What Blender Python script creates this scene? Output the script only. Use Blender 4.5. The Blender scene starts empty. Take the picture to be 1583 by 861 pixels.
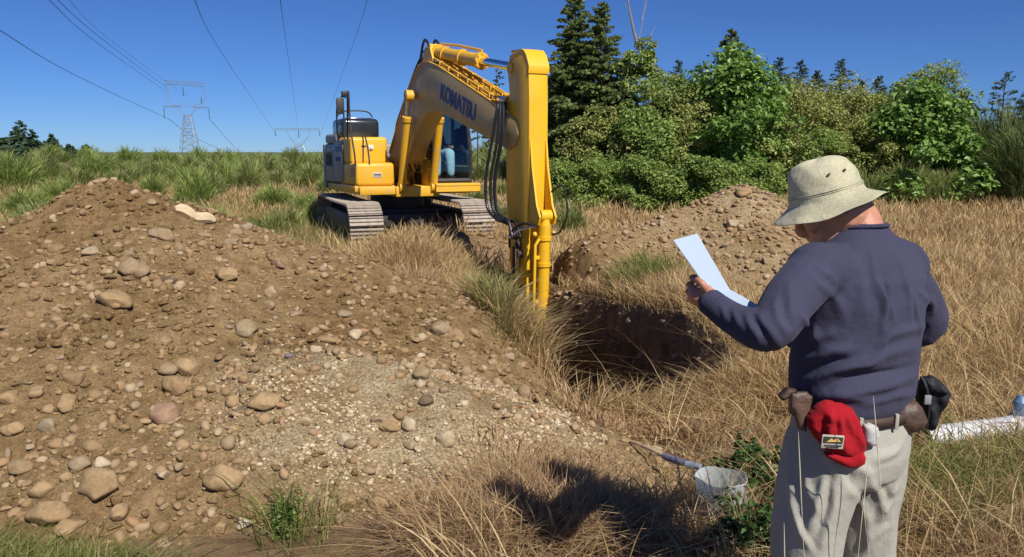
import bpy, bmesh, math, random
import numpy as np
from mathutils import Vector, Matrix, Quaternion
random.seed(7); rng = np.random.default_rng(7)
S = bpy.context.scene; C = S.collection
R = math.radians
# ---------------------------------------------------------------- camera, world, sun, exposure
EYE = 1.75; FPX = 1200.0; PITCH = R(9.25)
cd = bpy.data.cameras.new('camera'); cd.sensor_width = 36; cd.lens = 36*FPX/1583; cd.clip_start = .05; cd.clip_end = 6000
cam = bpy.data.objects.new('camera', cd); C.objects.link(cam); S.camera = cam
cam.location = (0, 0, EYE); cam.rotation_euler = (R(90)-PITCH, 0, 0)
SUN_EL = R(45); SUN = Vector((.49*math.cos(SUN_EL), -.872*math.cos(SUN_EL), math.sin(SUN_EL))).normalized()
w = bpy.data.worlds.new('World'); S.world = w; w.use_nodes = True
nt = w.node_tree; bg = nt.nodes['Background']; sky = nt.nodes.new('ShaderNodeTexSky'); sky.sky_type = 'NISHITA'
sky.sun_disc = False; sky.sun_elevation = SUN_EL; sky.sun_rotation = math.atan2(SUN.x, SUN.y); sky.altitude = 2500
sky.air_density = 1.0; sky.dust_density = 0; sky.ozone_density = 8
tint = nt.nodes.new('ShaderNodeMix'); tint.data_type = 'RGBA'; tint.blend_type = 'MULTIPLY'; tint.inputs[0].default_value = 1; tint.inputs[7].default_value = (.52, .70, 1, 1)
nt.links.new(sky.outputs[0], tint.inputs[6]); nt.links.new(tint.outputs[2], bg.inputs[0]); bg.inputs[1].default_value = .072
sd = bpy.data.lights.new('sun', 'SUN'); sd.energy = 5.0; sd.angle = R(.5); sd.color = (1, .95, .87)
so = bpy.data.objects.new('sun', sd); C.objects.link(so); so.rotation_euler = SUN.to_track_quat('Z', 'Y').to_euler()
S.view_settings.view_transform = 'Standard'; S.view_settings.look = 'None'; S.view_settings.exposure = 0.25
S.view_settings.gamma = 1; S.view_settings.use_curve_mapping = False
S.render.engine = 'CYCLES'
S.cycles.max_bounces = 6; S.cycles.transparent_max_bounces = 12; S.cycles.diffuse_bounces = 3

# ---------------------------------------------------------------- helpers
def ray(px, py):
    v = py-430.5; u = px-791.5
    d = Vector((u/FPX, 1, -v/FPX)); c, s = math.cos(PITCH), math.sin(PITCH)
    return Vector((d.x, d.y*c+d.z*s, -d.y*s+d.z*c))
def P(px, py, Y):                     # point of the place seen at a photo pixel, Y metres ahead
    r = ray(px, py); return Vector((r.x/r.y*Y, Y, EYE+r.z/r.y*Y))
def G(px, py, z=0.):                  # the same on a level plane
    r = ray(px, py); t = (z-EYE)/r.z; return Vector((r.x*t, r.y*t, z))
TAB = rng.random((256, 256))
def vn(x, y, s=0):
    x = np.asarray(x, float)+s*17.3; y = np.asarray(y, float)+s*9.7
    xi = np.floor(x).astype(int); yi = np.floor(y).astype(int); fx = x-xi; fy = y-yi
    fx = fx*fx*(3-2*fx); fy = fy*fy*(3-2*fy)
    a = TAB[xi & 255, yi & 255]; b = TAB[(xi+1) & 255, yi & 255]; c = TAB[xi & 255, (yi+1) & 255]; d = TAB[(xi+1) & 255, (yi+1) & 255]
    return (a*(1-fx)+b*fx)*(1-fy)+(c*(1-fx)+d*fx)*fy
def fbm(x, y, o=4, s=0):
    r = 0; a = .5; t = 0
    for i in range(o):
        r = r+a*vn(x, y, s+i*3); t += a; a *= .5; x = np.asarray(x)*2.03; y = np.asarray(y)*2.03
    return r/t*2-1
def ss(a, b, x):
    t = np.clip((np.asarray(x, float)-a)/(b-a), 0, 1); return t*t*(3-2*t)
def tag(o, label=None, cat=None, group=None, kind=None):
    if label: o['label'] = label
    if cat: o['category'] = cat
    if group: o['group'] = group
    if kind: o['kind'] = kind
    return o
def empty(name, loc=(0, 0, 0), rz=0):
    o = bpy.data.objects.new(name, None); C.objects.link(o); o.location = loc; o.rotation_euler = (0, 0, rz); o.empty_display_size = .1
    return o
def link(name, me, m=None, parent=None, smooth=True):
    o = bpy.data.objects.new(name, me); C.objects.link(o)
    if m is not None:
        me.materials.clear()
        me.materials.append(m)
    if smooth is not None: me.shade_smooth() if smooth else me.shade_flat()
    if parent: o.parent = parent
    return o
def npmesh(name, V, F):               # V (n,3); F list of arrays (k, nverts)
    me = bpy.data.meshes.new(name); V = np.ascontiguousarray(V, np.float32); me.vertices.add(len(V)); me.vertices.foreach_set('co', V.ravel())
    if not isinstance(F, (list, tuple)): F = [F]
    lv = np.concatenate([f.ravel() for f in F]).astype(np.int32); ln = np.concatenate([np.full(len(f), f.shape[1]) for f in F]).astype(np.int32)
    me.loops.add(len(lv)); me.loops.foreach_set('vertex_index', lv); me.polygons.add(len(ln))
    me.polygons.foreach_set('loop_start', np.concatenate([[0], np.cumsum(ln)[:-1]]).astype(np.int32)); me.polygons.foreach_set('loop_total', ln)
    me.update(calc_edges=True); return me
def inherit(ch, root): ch.parent = root; return ch
class MB:
    def __init__(s): s.bm = bmesh.new()
    def _xf(s, vs, M):
        bmesh.ops.transform(s.bm, matrix=M, verts=vs)
    def box(s, c, d, rot=None, bev=0, seg=2):
        g = bmesh.ops.create_cube(s.bm, size=1); vs = g['verts']
        M = Matrix.Translation(c) @ (rot.to_4x4() if rot is not None else Matrix()) @ Matrix.Diagonal((*d, 1)); s._xf(vs, M)
        if bev: bmesh.ops.bevel(s.bm, geom=list({e for v in vs for e in v.link_edges}), offset=bev, segments=seg, profile=.5, affect='EDGES')
        return s
    def cyl(s, a, b, r, r2=None, n=16):
        a = Vector(a); b = Vector(b); d = b-a; L = d.length
        g = bmesh.ops.create_cone(s.bm, cap_ends=True, segments=n, radius1=r, radius2=r if r2 is None else r2, depth=L)
        s._xf(g['verts'], Matrix.Translation((a+b)/2) @ d.to_track_quat('Z', 'Y').to_matrix().to_4x4()); return s
    def ball(s, c, r, n=12, sc=(1, 1, 1)):
        g = bmesh.ops.create_uvsphere(s.bm, u_segments=n, v_segments=max(6, n//2+1), radius=r)
        s._xf(g['verts'], Matrix.Translation(c) @ Matrix.Diagonal((*sc, 1))); return s
    def prism(s, pts, y0, y1, bev=0, seg=2):      # polygon in local XZ, extruded along Y
        vs = [s.bm.verts.new((p[0], y0, p[1])) for p in pts]; f = s.bm.faces.new(vs)
        r = bmesh.ops.extrude_face_region(s.bm, geom=[f]); nv = [v for v in r['geom'] if isinstance(v, bmesh.types.BMVert)]
        bmesh.ops.translate(s.bm, verts=nv, vec=(0, y1-y0, 0))
        if bev:
            allv = vs+nv; es = list({e for v in allv for e in v.link_edges}); bmesh.ops.bevel(s.bm, geom=es, offset=bev, segments=seg, profile=.5, affect='EDGES')
        return s
    def tube(s, pts, r, n=8, caps=True):
        pts = [Vector(p) for p in pts]; rs = r if isinstance(r, (list, tuple)) else [r]*len(pts); rings = []; up = None
        for i, p in enumerate(pts):
            t = (pts[min(i+1, len(pts)-1)]-pts[max(i-1, 0)]).normalized()
            if up is None: up = t.orthogonal().normalized()
            up = (up-t*up.dot(t)); up = up.normalized() if up.length > 1e-6 else t.orthogonal().normalized(); w_ = t.cross(up)
            rings.append([s.bm.verts.new(p+(up*math.cos(2*math.pi*k/n)+w_*math.sin(2*math.pi*k/n))*rs[i]) for k in range(n)])
        for a, b in zip(rings, rings[1:]):
            for k in range(n): s.bm.faces.new((a[k], a[(k+1) % n], b[(k+1) % n], b[k]))
        if caps and n > 2: s.bm.faces.new(rings[0][::-1]); s.bm.faces.new(rings[-1])
        return s
    def rings(s, rg, caps=True):
        rr = [[s.bm.verts.new(p) for p in r] for r in rg]; n = len(rr[0])
        for a, b in zip(rr, rr[1:]):
            for k in range(n): s.bm.faces.new((a[k], a[(k+1) % n], b[(k+1) % n], b[k]))
        if caps: s.bm.faces.new(rr[0][::-1]); s.bm.faces.new(rr[-1])
        return s
    def build(s, name, m=None, parent=None, smooth=True, angle=35):
        bmesh.ops.recalc_face_normals(s.bm, faces=s.bm.faces)
        me = bpy.data.meshes.new(name); 
        if smooth:
            for f in s.bm.faces: f.smooth = True
            for e in s.bm.edges:
                if len(e.link_faces) == 2 and e.calc_face_angle(0) > R(angle): e.smooth = False
        s.bm.to_mesh(me); s.bm.free(); return link(name, me, m, parent, None)
def spline(pts, n=8):
    pts = [Vector(p) for p in pts]; out = []
    for i in range(len(pts)-1):
        p0 = pts[max(i-1, 0)]; p1 = pts[i]; p2 = pts[i+1]; p3 = pts[min(i+2, len(pts)-1)]
        for k in range(n):
            t = k/n; out.append(.5*((2*p1)+(p2-p0)*t+(2*p0-5*p1+4*p2-p3)*t*t+(3*p1-p0-3*p2+p3)*t**3))
    out.append(pts[-1]); return out
def voxel(o, size, smooth=0, it=4):   # fuse overlapping shells of one object into one skin
    m = o.modifiers.new('r', 'REMESH'); m.mode = 'VOXEL'; m.voxel_size = size
    if smooth: s_ = o.modifiers.new('s', 'SMOOTH'); s_.factor = smooth; s_.iterations = it
    dg = bpy.context.evaluated_depsgraph_get(); me = bpy.data.meshes.new_from_object(o.evaluated_get(dg)); mt = list(o.data.materials)
    o.modifiers.clear(); o.data = me; me.materials.clear()
    for x in mt: me.materials.append(x)
    me.shade_smooth(); return o
def coords(me): a = np.empty(len(me.vertices)*3, np.float32); me.vertices.foreach_get('co', a); return a.reshape(-1, 3).astype(float)
def normals(me): a = np.empty(len(me.vertices)*3, np.float32); me.vertices.foreach_get('normal', a); return a.reshape(-1, 3).astype(float)
def setco(me, V): me.vertices.foreach_set('co', np.ascontiguousarray(V, np.float32).ravel()); me.update()

# ---------------------------------------------------------------- materials
def rgb(h):                            # linear triple passes through
    return (*h, 1)
class N:
    def __init__(s, name):
        s.m = bpy.data.materials.new(name); s.m.use_nodes = True; s.t = s.m.node_tree; s.b = s.t.nodes['Principled BSDF']; s.o = s.t.nodes['Material Output']
    def n(s, t, **k):
        x = s.t.nodes.new(t)
        for a, b in k.items(): setattr(x, a, b)
        return x
    def l(s, a, b): s.t.links.new(a, b)
    def tc(s, kind='Object'):
        if not hasattr(s, '_tc'): s._tc = s.n('ShaderNodeTexCoord')
        return s._tc.outputs[kind]
    def pos(s): return s.n('ShaderNodeNewGeometry').outputs['Position']
    def noise(s, scale, detail=4, rough=.55, vec=None, out=0):
        x = s.n('ShaderNodeTexNoise'); x.inputs['Scale'].default_value = scale; x.inputs['Detail'].default_value = detail; x.inputs['Roughness'].default_value = rough
        s.l(vec if vec is not None else s.tc(), x.inputs['Vector']); return x.outputs[out]
    def ramp(s, fac, stops, interp='LINEAR'):
        x = s.n('ShaderNodeValToRGB'); x.color_ramp.interpolation = interp; e = x.color_ramp.elements
        while len(e) < len(stops): e.new(.5)
        for i, (p, c) in enumerate(stops): e[i].position = p; e[i].color = (*c, 1) if len(c) == 3 else c
        s.l(fac, x.inputs[0]); return x.outputs[0]
    def mix(s, fac, a, b, mode='MIX'):
        x = s.n('ShaderNodeMix', data_type='RGBA', blend_type=mode)
        for sock, v in ((x.inputs[0], fac), (x.inputs[6], a), (x.inputs[7], b)):
            if isinstance(v, (int, float)): sock.default_value = v
            elif isinstance(v, tuple): sock.default_value = (*v, 1)
            else: s.l(v, sock)
        return x.outputs[2]
    def math(s, op, a, b=None, c=None):
        x = s.n('ShaderNodeMath', operation=op)
        for i, v in enumerate((a, b, c)):
            if v is None: continue
            if isinstance(v, (int, float)): x.inputs[i].default_value = v
            else: s.l(v, x.inputs[i])
        return x.outputs[0]
    def bump(s, h, strength=.5, dist=.02, prev=None):
        x = s.n('ShaderNodeBump'); x.inputs['Strength'].default_value = strength; x.inputs['Distance'].default_value = dist; s.l(h, x.inputs['Height'])
        if prev is not None: s.l(prev, x.inputs['Normal'])
        s.l(x.outputs[0], s.b.inputs['Normal']); return x.outputs[0]
    def col(s, c):
        if isinstance(c, tuple): s.b.inputs['Base Color'].default_value = (*c, 1)
        else: s.l(c, s.b.inputs['Base Color'])
    def set(s, **k):
        for a, v in k.items(): 
            q = s.b.inputs[a.replace('_', ' ')]
            if isinstance(v, (int, float)): q.default_value = v
            else: s.l(v, q)
        return s
def simple(name, c, rough=.5, metal=0, var=.15, scale=6, bump=0, dust=0, dustcol=(.35, .27, .18)):
    q = N(name); n1 = q.noise(scale, 5); lo = tuple(x*(1-var) for x in c); hi = tuple(min(1, x*(1+var)) for x in c)
    base = q.ramp(n1, [(.3, lo), (.7, hi)])
    if dust:
        n2 = q.noise(scale*1.7, 8, .7); f = q.ramp(n2, [(.42, (0, 0, 0)), (.75, (dust, dust, dust))]); base = q.mix(f, base, dustcol)
        q.set(Roughness=q.math('ADD', q.math('MULTIPLY', f, .5), rough))
    else: q.set(Roughness=rough)
    q.col(base); q.set(Metallic=metal)
    if bump: q.bump(q.noise(scale*8, 6), bump, .01)
    return q.m
def rnd(q):
    a = q.n('ShaderNodeNewGeometry').outputs['Random Per Island']; b = q.n('ShaderNodeObjectInfo').outputs['Random']
    return q.math('FRACT', q.math('ADD', a, b))
def leafmat(name, stops, trans=.35, rough=.55, spec=.3, patch=None, pscale=.5):
    q = N(name); r = rnd(q); c = q.ramp(r, stops)
    if patch: f = q.ramp(q.noise(pscale, 3, vec=q.pos()), [(.4, (0, 0, 0)), (.65, (1, 1, 1))]); c = q.mix(f, c, q.mix(.6, c, patch))
    q.col(c); q.set(Roughness=rough); q.b.inputs['Specular IOR Level'].default_value = spec
    t = q.n('ShaderNodeBsdfTranslucent'); q.l(c, t.inputs[0]); mx = q.n('ShaderNodeMixShader'); mx.inputs[0].default_value = trans
    q.l(q.b.outputs[0], mx.inputs[1]); q.l(t.outputs[0], mx.inputs[2]); q.l(mx.outputs[0], q.o.inputs[0]); return q.m
# ---------------------------------------------------------------- terrain shape
TA = np.array((1.24, 5.72)); TB = np.array((-.2, 11.3)); TL = np.linalg.norm(TB-TA); TU = (TB-TA)/TL; TN = np.array((TU[1], -TU[0]))
def bumpf(x, y, cx, cy, rx, ry, a): return a*np.exp(-(((x-cx)/rx)**2+((y-cy)/ry)**2))
def base(x, y):
    x = np.asarray(x, float); y = np.asarray(y, float)
    z = -.12*ss(8, 14, y)+.5*ss(17, 28, y)+.95*ss(28, 70, y)
    z = z+.05*fbm(x*.7, y*.7, 3)*(1+.04*np.clip(y, 0, 50))
    z = z+bumpf(x, y, 1.95, 8.8, .7, 1.2, .26)+bumpf(x, y, 1.9, 7.2, .8, .9, .22)+bumpf(x, y, -1.55, 11.6, .8, .9, .42)+bumpf(x, y, -.9, 13.0, 1.5, .55, .5)
    z = z+bumpf(x, y, -.2, 6.9, .7, 1.2, .12)-bumpf(x, y, .3, 4.3, .8, .8, .12)-bumpf(x, y, .9, 5.6, .9, .5, .2)
    return z
def trench(x, y):                      # signed distance, negative inside
    dx = x-TA[0]; dy = y-TA[1]; u = dx*TU[0]+dy*TU[1]; v = dx*TN[0]+dy*TN[1]
    return np.maximum(np.maximum(-u, u-TL), np.abs(v)-.74+.28*ss(2.4, 4.4, u))+.07*fbm(x*2.2, y*2.2, 3, 5)
def ground(x, y):
    x = np.asarray(x, float); y = np.asarray(y, float)
    t = trench(x, y); k = 1-ss(-.30, .03, t-.03*fbm(x*7, y*7, 2, 19))
    return base(x, y)*(1-k)+k*(-1.9+.12*fbm(x*2, y*2, 3, 9))+k*0
def seg_cone(x, y, a, b, za, zb, sl):
    a = np.array(a); b = np.array(b); d = b-a; L2 = d@d; t = np.clip(((x-a[0])*d[0]+(y-a[1])*d[1])/L2, 0, 1)
    return za+(zb-za)*t-sl*np.sqrt((x-a[0]-t*d[0])**2+(y-a[1]-t*d[1])**2+.02)
def smax(L, k=14.):
    return np.log(sum(np.exp(k*a) for a in L))/k
PITS = []
def heapL(x, y):
    f = seg_cone(x, y, (-3.35, 6.6), (-1.35, 6.45), 1.48, .83, .42)
    g = seg_cone(x, y, (-1.35, 6.45), (-.1, 5.15), .83, .08, .46)
    h = seg_cone(x, y, (-1.25, 4.75), (-.05, 4.35), .60, .34, .43)
    i = seg_cone(x, y, (-3.35, 6.6), (-5.6, 5.7), 1.48, .55, .42)
    z = smax([f, g, h, i], 9.)
    for a, b, r_, d_ in PITS: z = z-d_*np.exp(-(((x-a)/r_)**2+((y-b)/(r_*.8))**2)**2)
    return z+.09*fbm(x*1.3, y*1.3, 4, 2)-.05*np.abs(fbm(x*2.6, y*2.6, 3, 22))+.045*fbm(x*5, y*5, 4, 4)-1.3*ss(.34, -.08, trench(x, y))
def heapR(x, y):
    f = seg_cone(x, y, (3.2, 10.9), (3.7, 10.9), 1.32, 1.15, .58)
    g = seg_cone(x, y, (3.2, 10.9), (1.25, 10.3), 1.30, .78, .55)
    h = seg_cone(x, y, (3.2, 10.6), (3.2, 9.8), 1.2, .8, .52)
    return smax([f, g, h], 12.)+.07*fbm(x*1.5, y*1.5, 4, 12)+.03*fbm(x*5, y*5, 3, 14)-1.3*ss(.34, -.08, trench(x, y))
def solid(x, y):                       # top of whatever stands there
    return np.maximum(ground(x, y), np.maximum(heapL(x, y), heapR(x, y)))
def hit(px, py, f=solid):              # first surface point along a photo ray
    r = ray(px, py); t = np.arange(2.5, 16, .05); z = f(r.x*t, r.y*t); k = np.argmax(z >= EYE+r.z*t)
    t = np.linspace(t[max(k-1, 0)], t[k], 12); z = f(r.x*t, r.y*t); k = np.argmax(z >= EYE+r.z*t); return Vector((0, 0, EYE))+r*float(t[k])
PITS += [(*hit(181, 496)[:2], .085, .20), (*hit(262, 441)[:2], .035, .08), (*hit(205, 440)[:2], .03, .06), (*hit(290, 618)[:2], .04, .05), (*hit(165, 783)[:2], .05, .05)]
def axis(segs):
    out = []
    for a, b, s in segs: out.append(np.arange(a, b, s))
    return np.concatenate(out+[[segs[-1][1]]])
def grid(name, xs, ys, fz, m, **k):
    X, Y = np.meshgrid(xs, ys); Z = fz(X, Y); V = np.stack([X, Y, Z], -1).reshape(-1, 3); nx = len(xs); ny = len(ys)
    i = (np.arange(ny-1)[:, None]*nx+np.arange(nx-1)[None]).ravel(); F = np.stack([i, i+1, i+nx+1, i+nx], -1)
    return link(name, npmesh(name, V, F), m)
# ground material: dirt in the trench and near the heaps, straw colours elsewhere
q = N('field_soil'); p = q.pos(); sx = q.n('ShaderNodeSeparateXYZ'); q.l(p, sx.inputs[0])
n1 = q.noise(1.1, 6, .6, p); n2 = q.noise(14, 6, .7, p); n3 = q.noise(.09, 4, .6, p)
straw = q.ramp(n2, [(.3, (.14, .09, .045)), (.5, (.28, .19, .095)), (.72, (.40, .29, .15))])
green = q.ramp(n2, [(.3, (.05, .065, .02)), (.7, (.16, .17, .06))])
c = q.mix(q.ramp(n3, [(.45, (0, 0, 0)), (.62, (.8, .8, .8))]), straw, green)
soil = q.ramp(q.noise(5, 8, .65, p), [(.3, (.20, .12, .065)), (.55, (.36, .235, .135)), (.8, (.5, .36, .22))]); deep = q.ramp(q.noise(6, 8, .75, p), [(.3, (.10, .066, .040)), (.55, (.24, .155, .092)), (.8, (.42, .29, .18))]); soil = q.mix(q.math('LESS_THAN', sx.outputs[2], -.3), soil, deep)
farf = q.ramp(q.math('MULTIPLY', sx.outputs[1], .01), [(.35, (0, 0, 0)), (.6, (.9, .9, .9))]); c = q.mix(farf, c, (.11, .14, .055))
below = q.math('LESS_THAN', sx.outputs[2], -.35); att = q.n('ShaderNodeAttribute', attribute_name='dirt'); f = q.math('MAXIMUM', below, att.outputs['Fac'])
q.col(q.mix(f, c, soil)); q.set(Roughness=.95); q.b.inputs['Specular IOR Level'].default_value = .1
g1 = q.bump(q.noise(5, 8, .75, p), .9, .12); q.bump(q.noise(22, 8, .7, p), .8, .05, g1); M_ground = q.m
q = N('heap_soil'); p = q.pos(); n1 = q.noise(.9, 5, .6, p); n2 = q.noise(9, 8, .7, p); n4 = q.noise(60, 5, .7, p)
c1 = q.ramp(n2, [(.28, (.205, .130, .060)), (.5, (.37, .245, .120)), (.75, (.50, .355, .195))])
c2 = q.ramp(n4, [(.3, (.30, .21, .11)), (.5, (.50, .39, .24)), (.66, (.70, .59, .42))])
att = q.n('ShaderNodeAttribute', attribute_name='pale'); f = q.math('MULTIPLY', att.outputs['Fac'], q.ramp(q.noise(3.2, 6, .65, p), [(.35, (.1, .1, .1)), (.6, (1, 1, 1))]))
c = q.mix(f, c1, c2); gr = q.ramp(n4, [(.36, (.72, .72, .72)), (.6, (1.12, 1.1, 1.05))]); c = q.mix(1., c, gr, 'MULTIPLY'); c = q.mix(1., c, q.ramp(n1, [(.34, (.80, .75, .68)), (.5, (1, 1, 1)), (.68, (1.12, 1.12, 1.14))]), 'MULTIPLY')
q.col(c); q.set(Roughness=.95); q.b.inputs['Specular IOR Level'].default_value = .12
b1 = q.bump(n2, .8, .08); q.bump(n4, 1., .025, b1); M_heap = q.m
xs = axis([(-3000, -300, 300), (-300, -60, 30), (-60, -12, 3), (-12, -3, .4), (-3, -1.2, .12), (-1.2, 2.4, .04), (2.4, 6, .15), (6, 20, .8), (20, 80, 5), (80, 300, 30), (300, 3000, 300)])
ys = axis([(-60, -4, 4), (-4, 2.4, .3), (2.4, 5.5, .08), (5.5, 12, .04), (12, 16, .1), (16, 40, .8), (40, 120, 5), (120, 600, 60), (600, 4000, 400)])
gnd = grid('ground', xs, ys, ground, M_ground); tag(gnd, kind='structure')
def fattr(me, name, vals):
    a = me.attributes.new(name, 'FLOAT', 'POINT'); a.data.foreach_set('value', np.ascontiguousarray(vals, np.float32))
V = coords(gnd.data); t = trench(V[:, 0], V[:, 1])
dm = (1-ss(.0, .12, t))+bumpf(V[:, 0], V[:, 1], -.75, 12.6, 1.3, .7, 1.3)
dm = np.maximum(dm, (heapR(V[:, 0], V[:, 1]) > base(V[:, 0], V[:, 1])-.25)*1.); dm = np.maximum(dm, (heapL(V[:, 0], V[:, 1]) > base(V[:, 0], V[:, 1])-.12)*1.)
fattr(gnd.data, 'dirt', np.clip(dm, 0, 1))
def heap(name, xs, ys, fz, label):
    X, Y = np.meshgrid(xs, ys); Z = np.maximum(fz(X, Y), base(X, Y)-.25); V = np.stack([X, Y, Z], -1).reshape(-1, 3); nx = len(xs); ny = len(ys)
    i = (np.arange(ny-1)[:, None]*nx+np.arange(nx-1)[None]).ravel(); F = np.stack([i, i+1, i+nx+1, i+nx], -1)
    keep = (Z.reshape(-1)[F] > (base(X, Y)-.24).reshape(-1)[F]).any(1); F = F[keep]
    used, inv = np.unique(F, return_inverse=True); F = inv.reshape(F.shape); V = V[used]
    o = link(name, npmesh(name, V, F), M_heap); tag(o, label, 'dirt heap'); return o
hl = heap('spoil_heap', np.arange(-9, 1.3, .025), np.arange(2.6, 9.5, .025), heapL, 'big brown spoil heap of soil and rounded cobbles filling the left foreground')
V = coords(hl.data); pale = np.clip(1.5-((V[:, 0]+.55)/1.15)**2-((V[:, 1]-4.35)/.75)**2, 0, 1); fattr(hl.data, 'pale', pale)
hr = heap('spoil_heap', np.arange(-.8, 7.5, .035), np.arange(7.8, 13.8, .035), heapR, 'tan gravelly spoil heap beyond the trench, in front of the bramble thicket')
V = coords(hr.data); fattr(hr.data, 'pale', np.clip((V[:, 0]-1.2)/2.2, 0, .75))
# ---------------------------------------------------------------- stones
q = N('stone'); r = rnd(q); ramp = q.ramp(r, [(0, (.20, .13, .07)), (.2, (.31, .22, .125)), (.4, (.40, .30, .185)), (.55, (.30, .235, .16)), (.7, (.46, .36, .23)), (.8, (.28, .18, .12)), (.9, (.34, .29, .22)), (1, (.50, .43, .32))], 'CONSTANT')
p = q.pos(); n1 = q.noise(9, 6, .65, p); n2 = q.noise(55, 5, .6, p)
c = q.mix(q.ramp(n1, [(.38, (.3, .3, .3)), (.62, (.9, .9, .9))]), ramp, (.27, .175, .085)); c = q.mix(1., c, q.ramp(n2, [(.3, (.75, .75, .75)), (.7, (1.15, 1.15, 1.15))]), 'MULTIPLY')
q.col(c); q.set(Roughness=.85); q.b.inputs['Specular IOR Level'].default_value = .25; q.bump(n2, .5, .008); M_stone = q.m
def fixed_stone(name, c):
    q = N(name); p = q.pos(); n1 = q.noise(8, 6, .65, p); n2 = q.noise(50, 5, .6, p); k = q.mix(q.ramp(n1, [(.40, (.12, .12, .12)), (.62, (.8, .8, .8))]), c, (.26, .168, .082)); k = q.mix(1., k, q.ramp(n2, [(.3, (.78, .78, .78)), (.7, (1.12, 1.12, 1.12))]), 'MULTIPLY')
    q.col(k); q.set(Roughness=.85); q.b.inputs['Specular IOR Level'].default_value = .25; q.bump(n2, .5, .008); return q.m
M_stone_blue = fixed_stone('blue_grey_stone', (.12, .14, .19)); M_stone_pale = fixed_stone('pale_stone', (.50, .41, .28)); M_stone_pink = fixed_stone('pinkish_stone', (.36, .22, .15)); M_stone_grey = fixed_stone('grey_stone', (.30, .23, .145)); M_stone_dark = fixed_stone('dark_stone', (.09, .075, .06)); M_stone_tan = fixed_stone('tan_stone', (.36, .245, .13))
def ico(sub):
    bm = bmesh.new(); bmesh.ops.create_icosphere(bm, subdivisions=sub, radius=1); V = np.array([v.co[:] for v in bm.verts]); F = np.array([[v.index for v in f.verts] for f in bm.faces]); bm.free(); return V, F
ICO = {s: ico(s) for s in (1, 2, 3, 4)}
def stone_shape(sub, seed, ang=.0):
    V, F = ICO[sub]; V = V.copy(); r = np.random.default_rng(seed)
    for k in range(3):
        d = r.normal(size=3); d /= np.linalg.norm(d); ph = r.random()*6; V = V*(1+.09*np.sin(V@d*(2+1.5*k)+ph))[:, None]
    if ang > 0:
        for k in range(9):
            d = r.normal(size=3); d /= np.linalg.norm(d); c = 1-ang*(.35+.5*r.random()); h = V@d; V = V-np.outer(np.maximum(h-c, 0)*.9, d)
    n = fbm(V[:, 0]*2.2+seed, V[:, 1]*2.2+V[:, 2]*1.7, 3, 1); return V*(1+.05*n)[:, None], F
def surf_normal(f, x, y, e=.05):
    n = np.array([-(f(x+e, y)-f(x-e, y))/(2*e), -(f(x, y+e)-f(x, y-e))/(2*e), 1.]); return n/np.linalg.norm(n)
def put_stone(x, y, r, seed, m=None, sq=(1, .8, .6), rz=None, sink=.35, ang=.25, tilt=.5, fz=solid, name='stone', sub=None):
    V, F = stone_shape(sub or (4 if r > .07 else 3), seed, ang); me = npmesh(name, V*np.array(sq)*r, F); o = link(name, me, m or M_stone)
    n = surf_normal(fz, x, y); qn = Vector((0, 0, 1)).rotation_difference(Vector(n)*tilt+Vector((0, 0, 1-tilt)))
    rz = random.random()*6.28 if rz is None else rz
    o.rotation_mode = 'XYZ'; o.rotation_euler = (qn @ Quaternion((0, 0, 1), rz)).to_euler()
    o.location = (x, y, float(fz(x, y))+r*sq[2]*(1-2*sink)); return o
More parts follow.
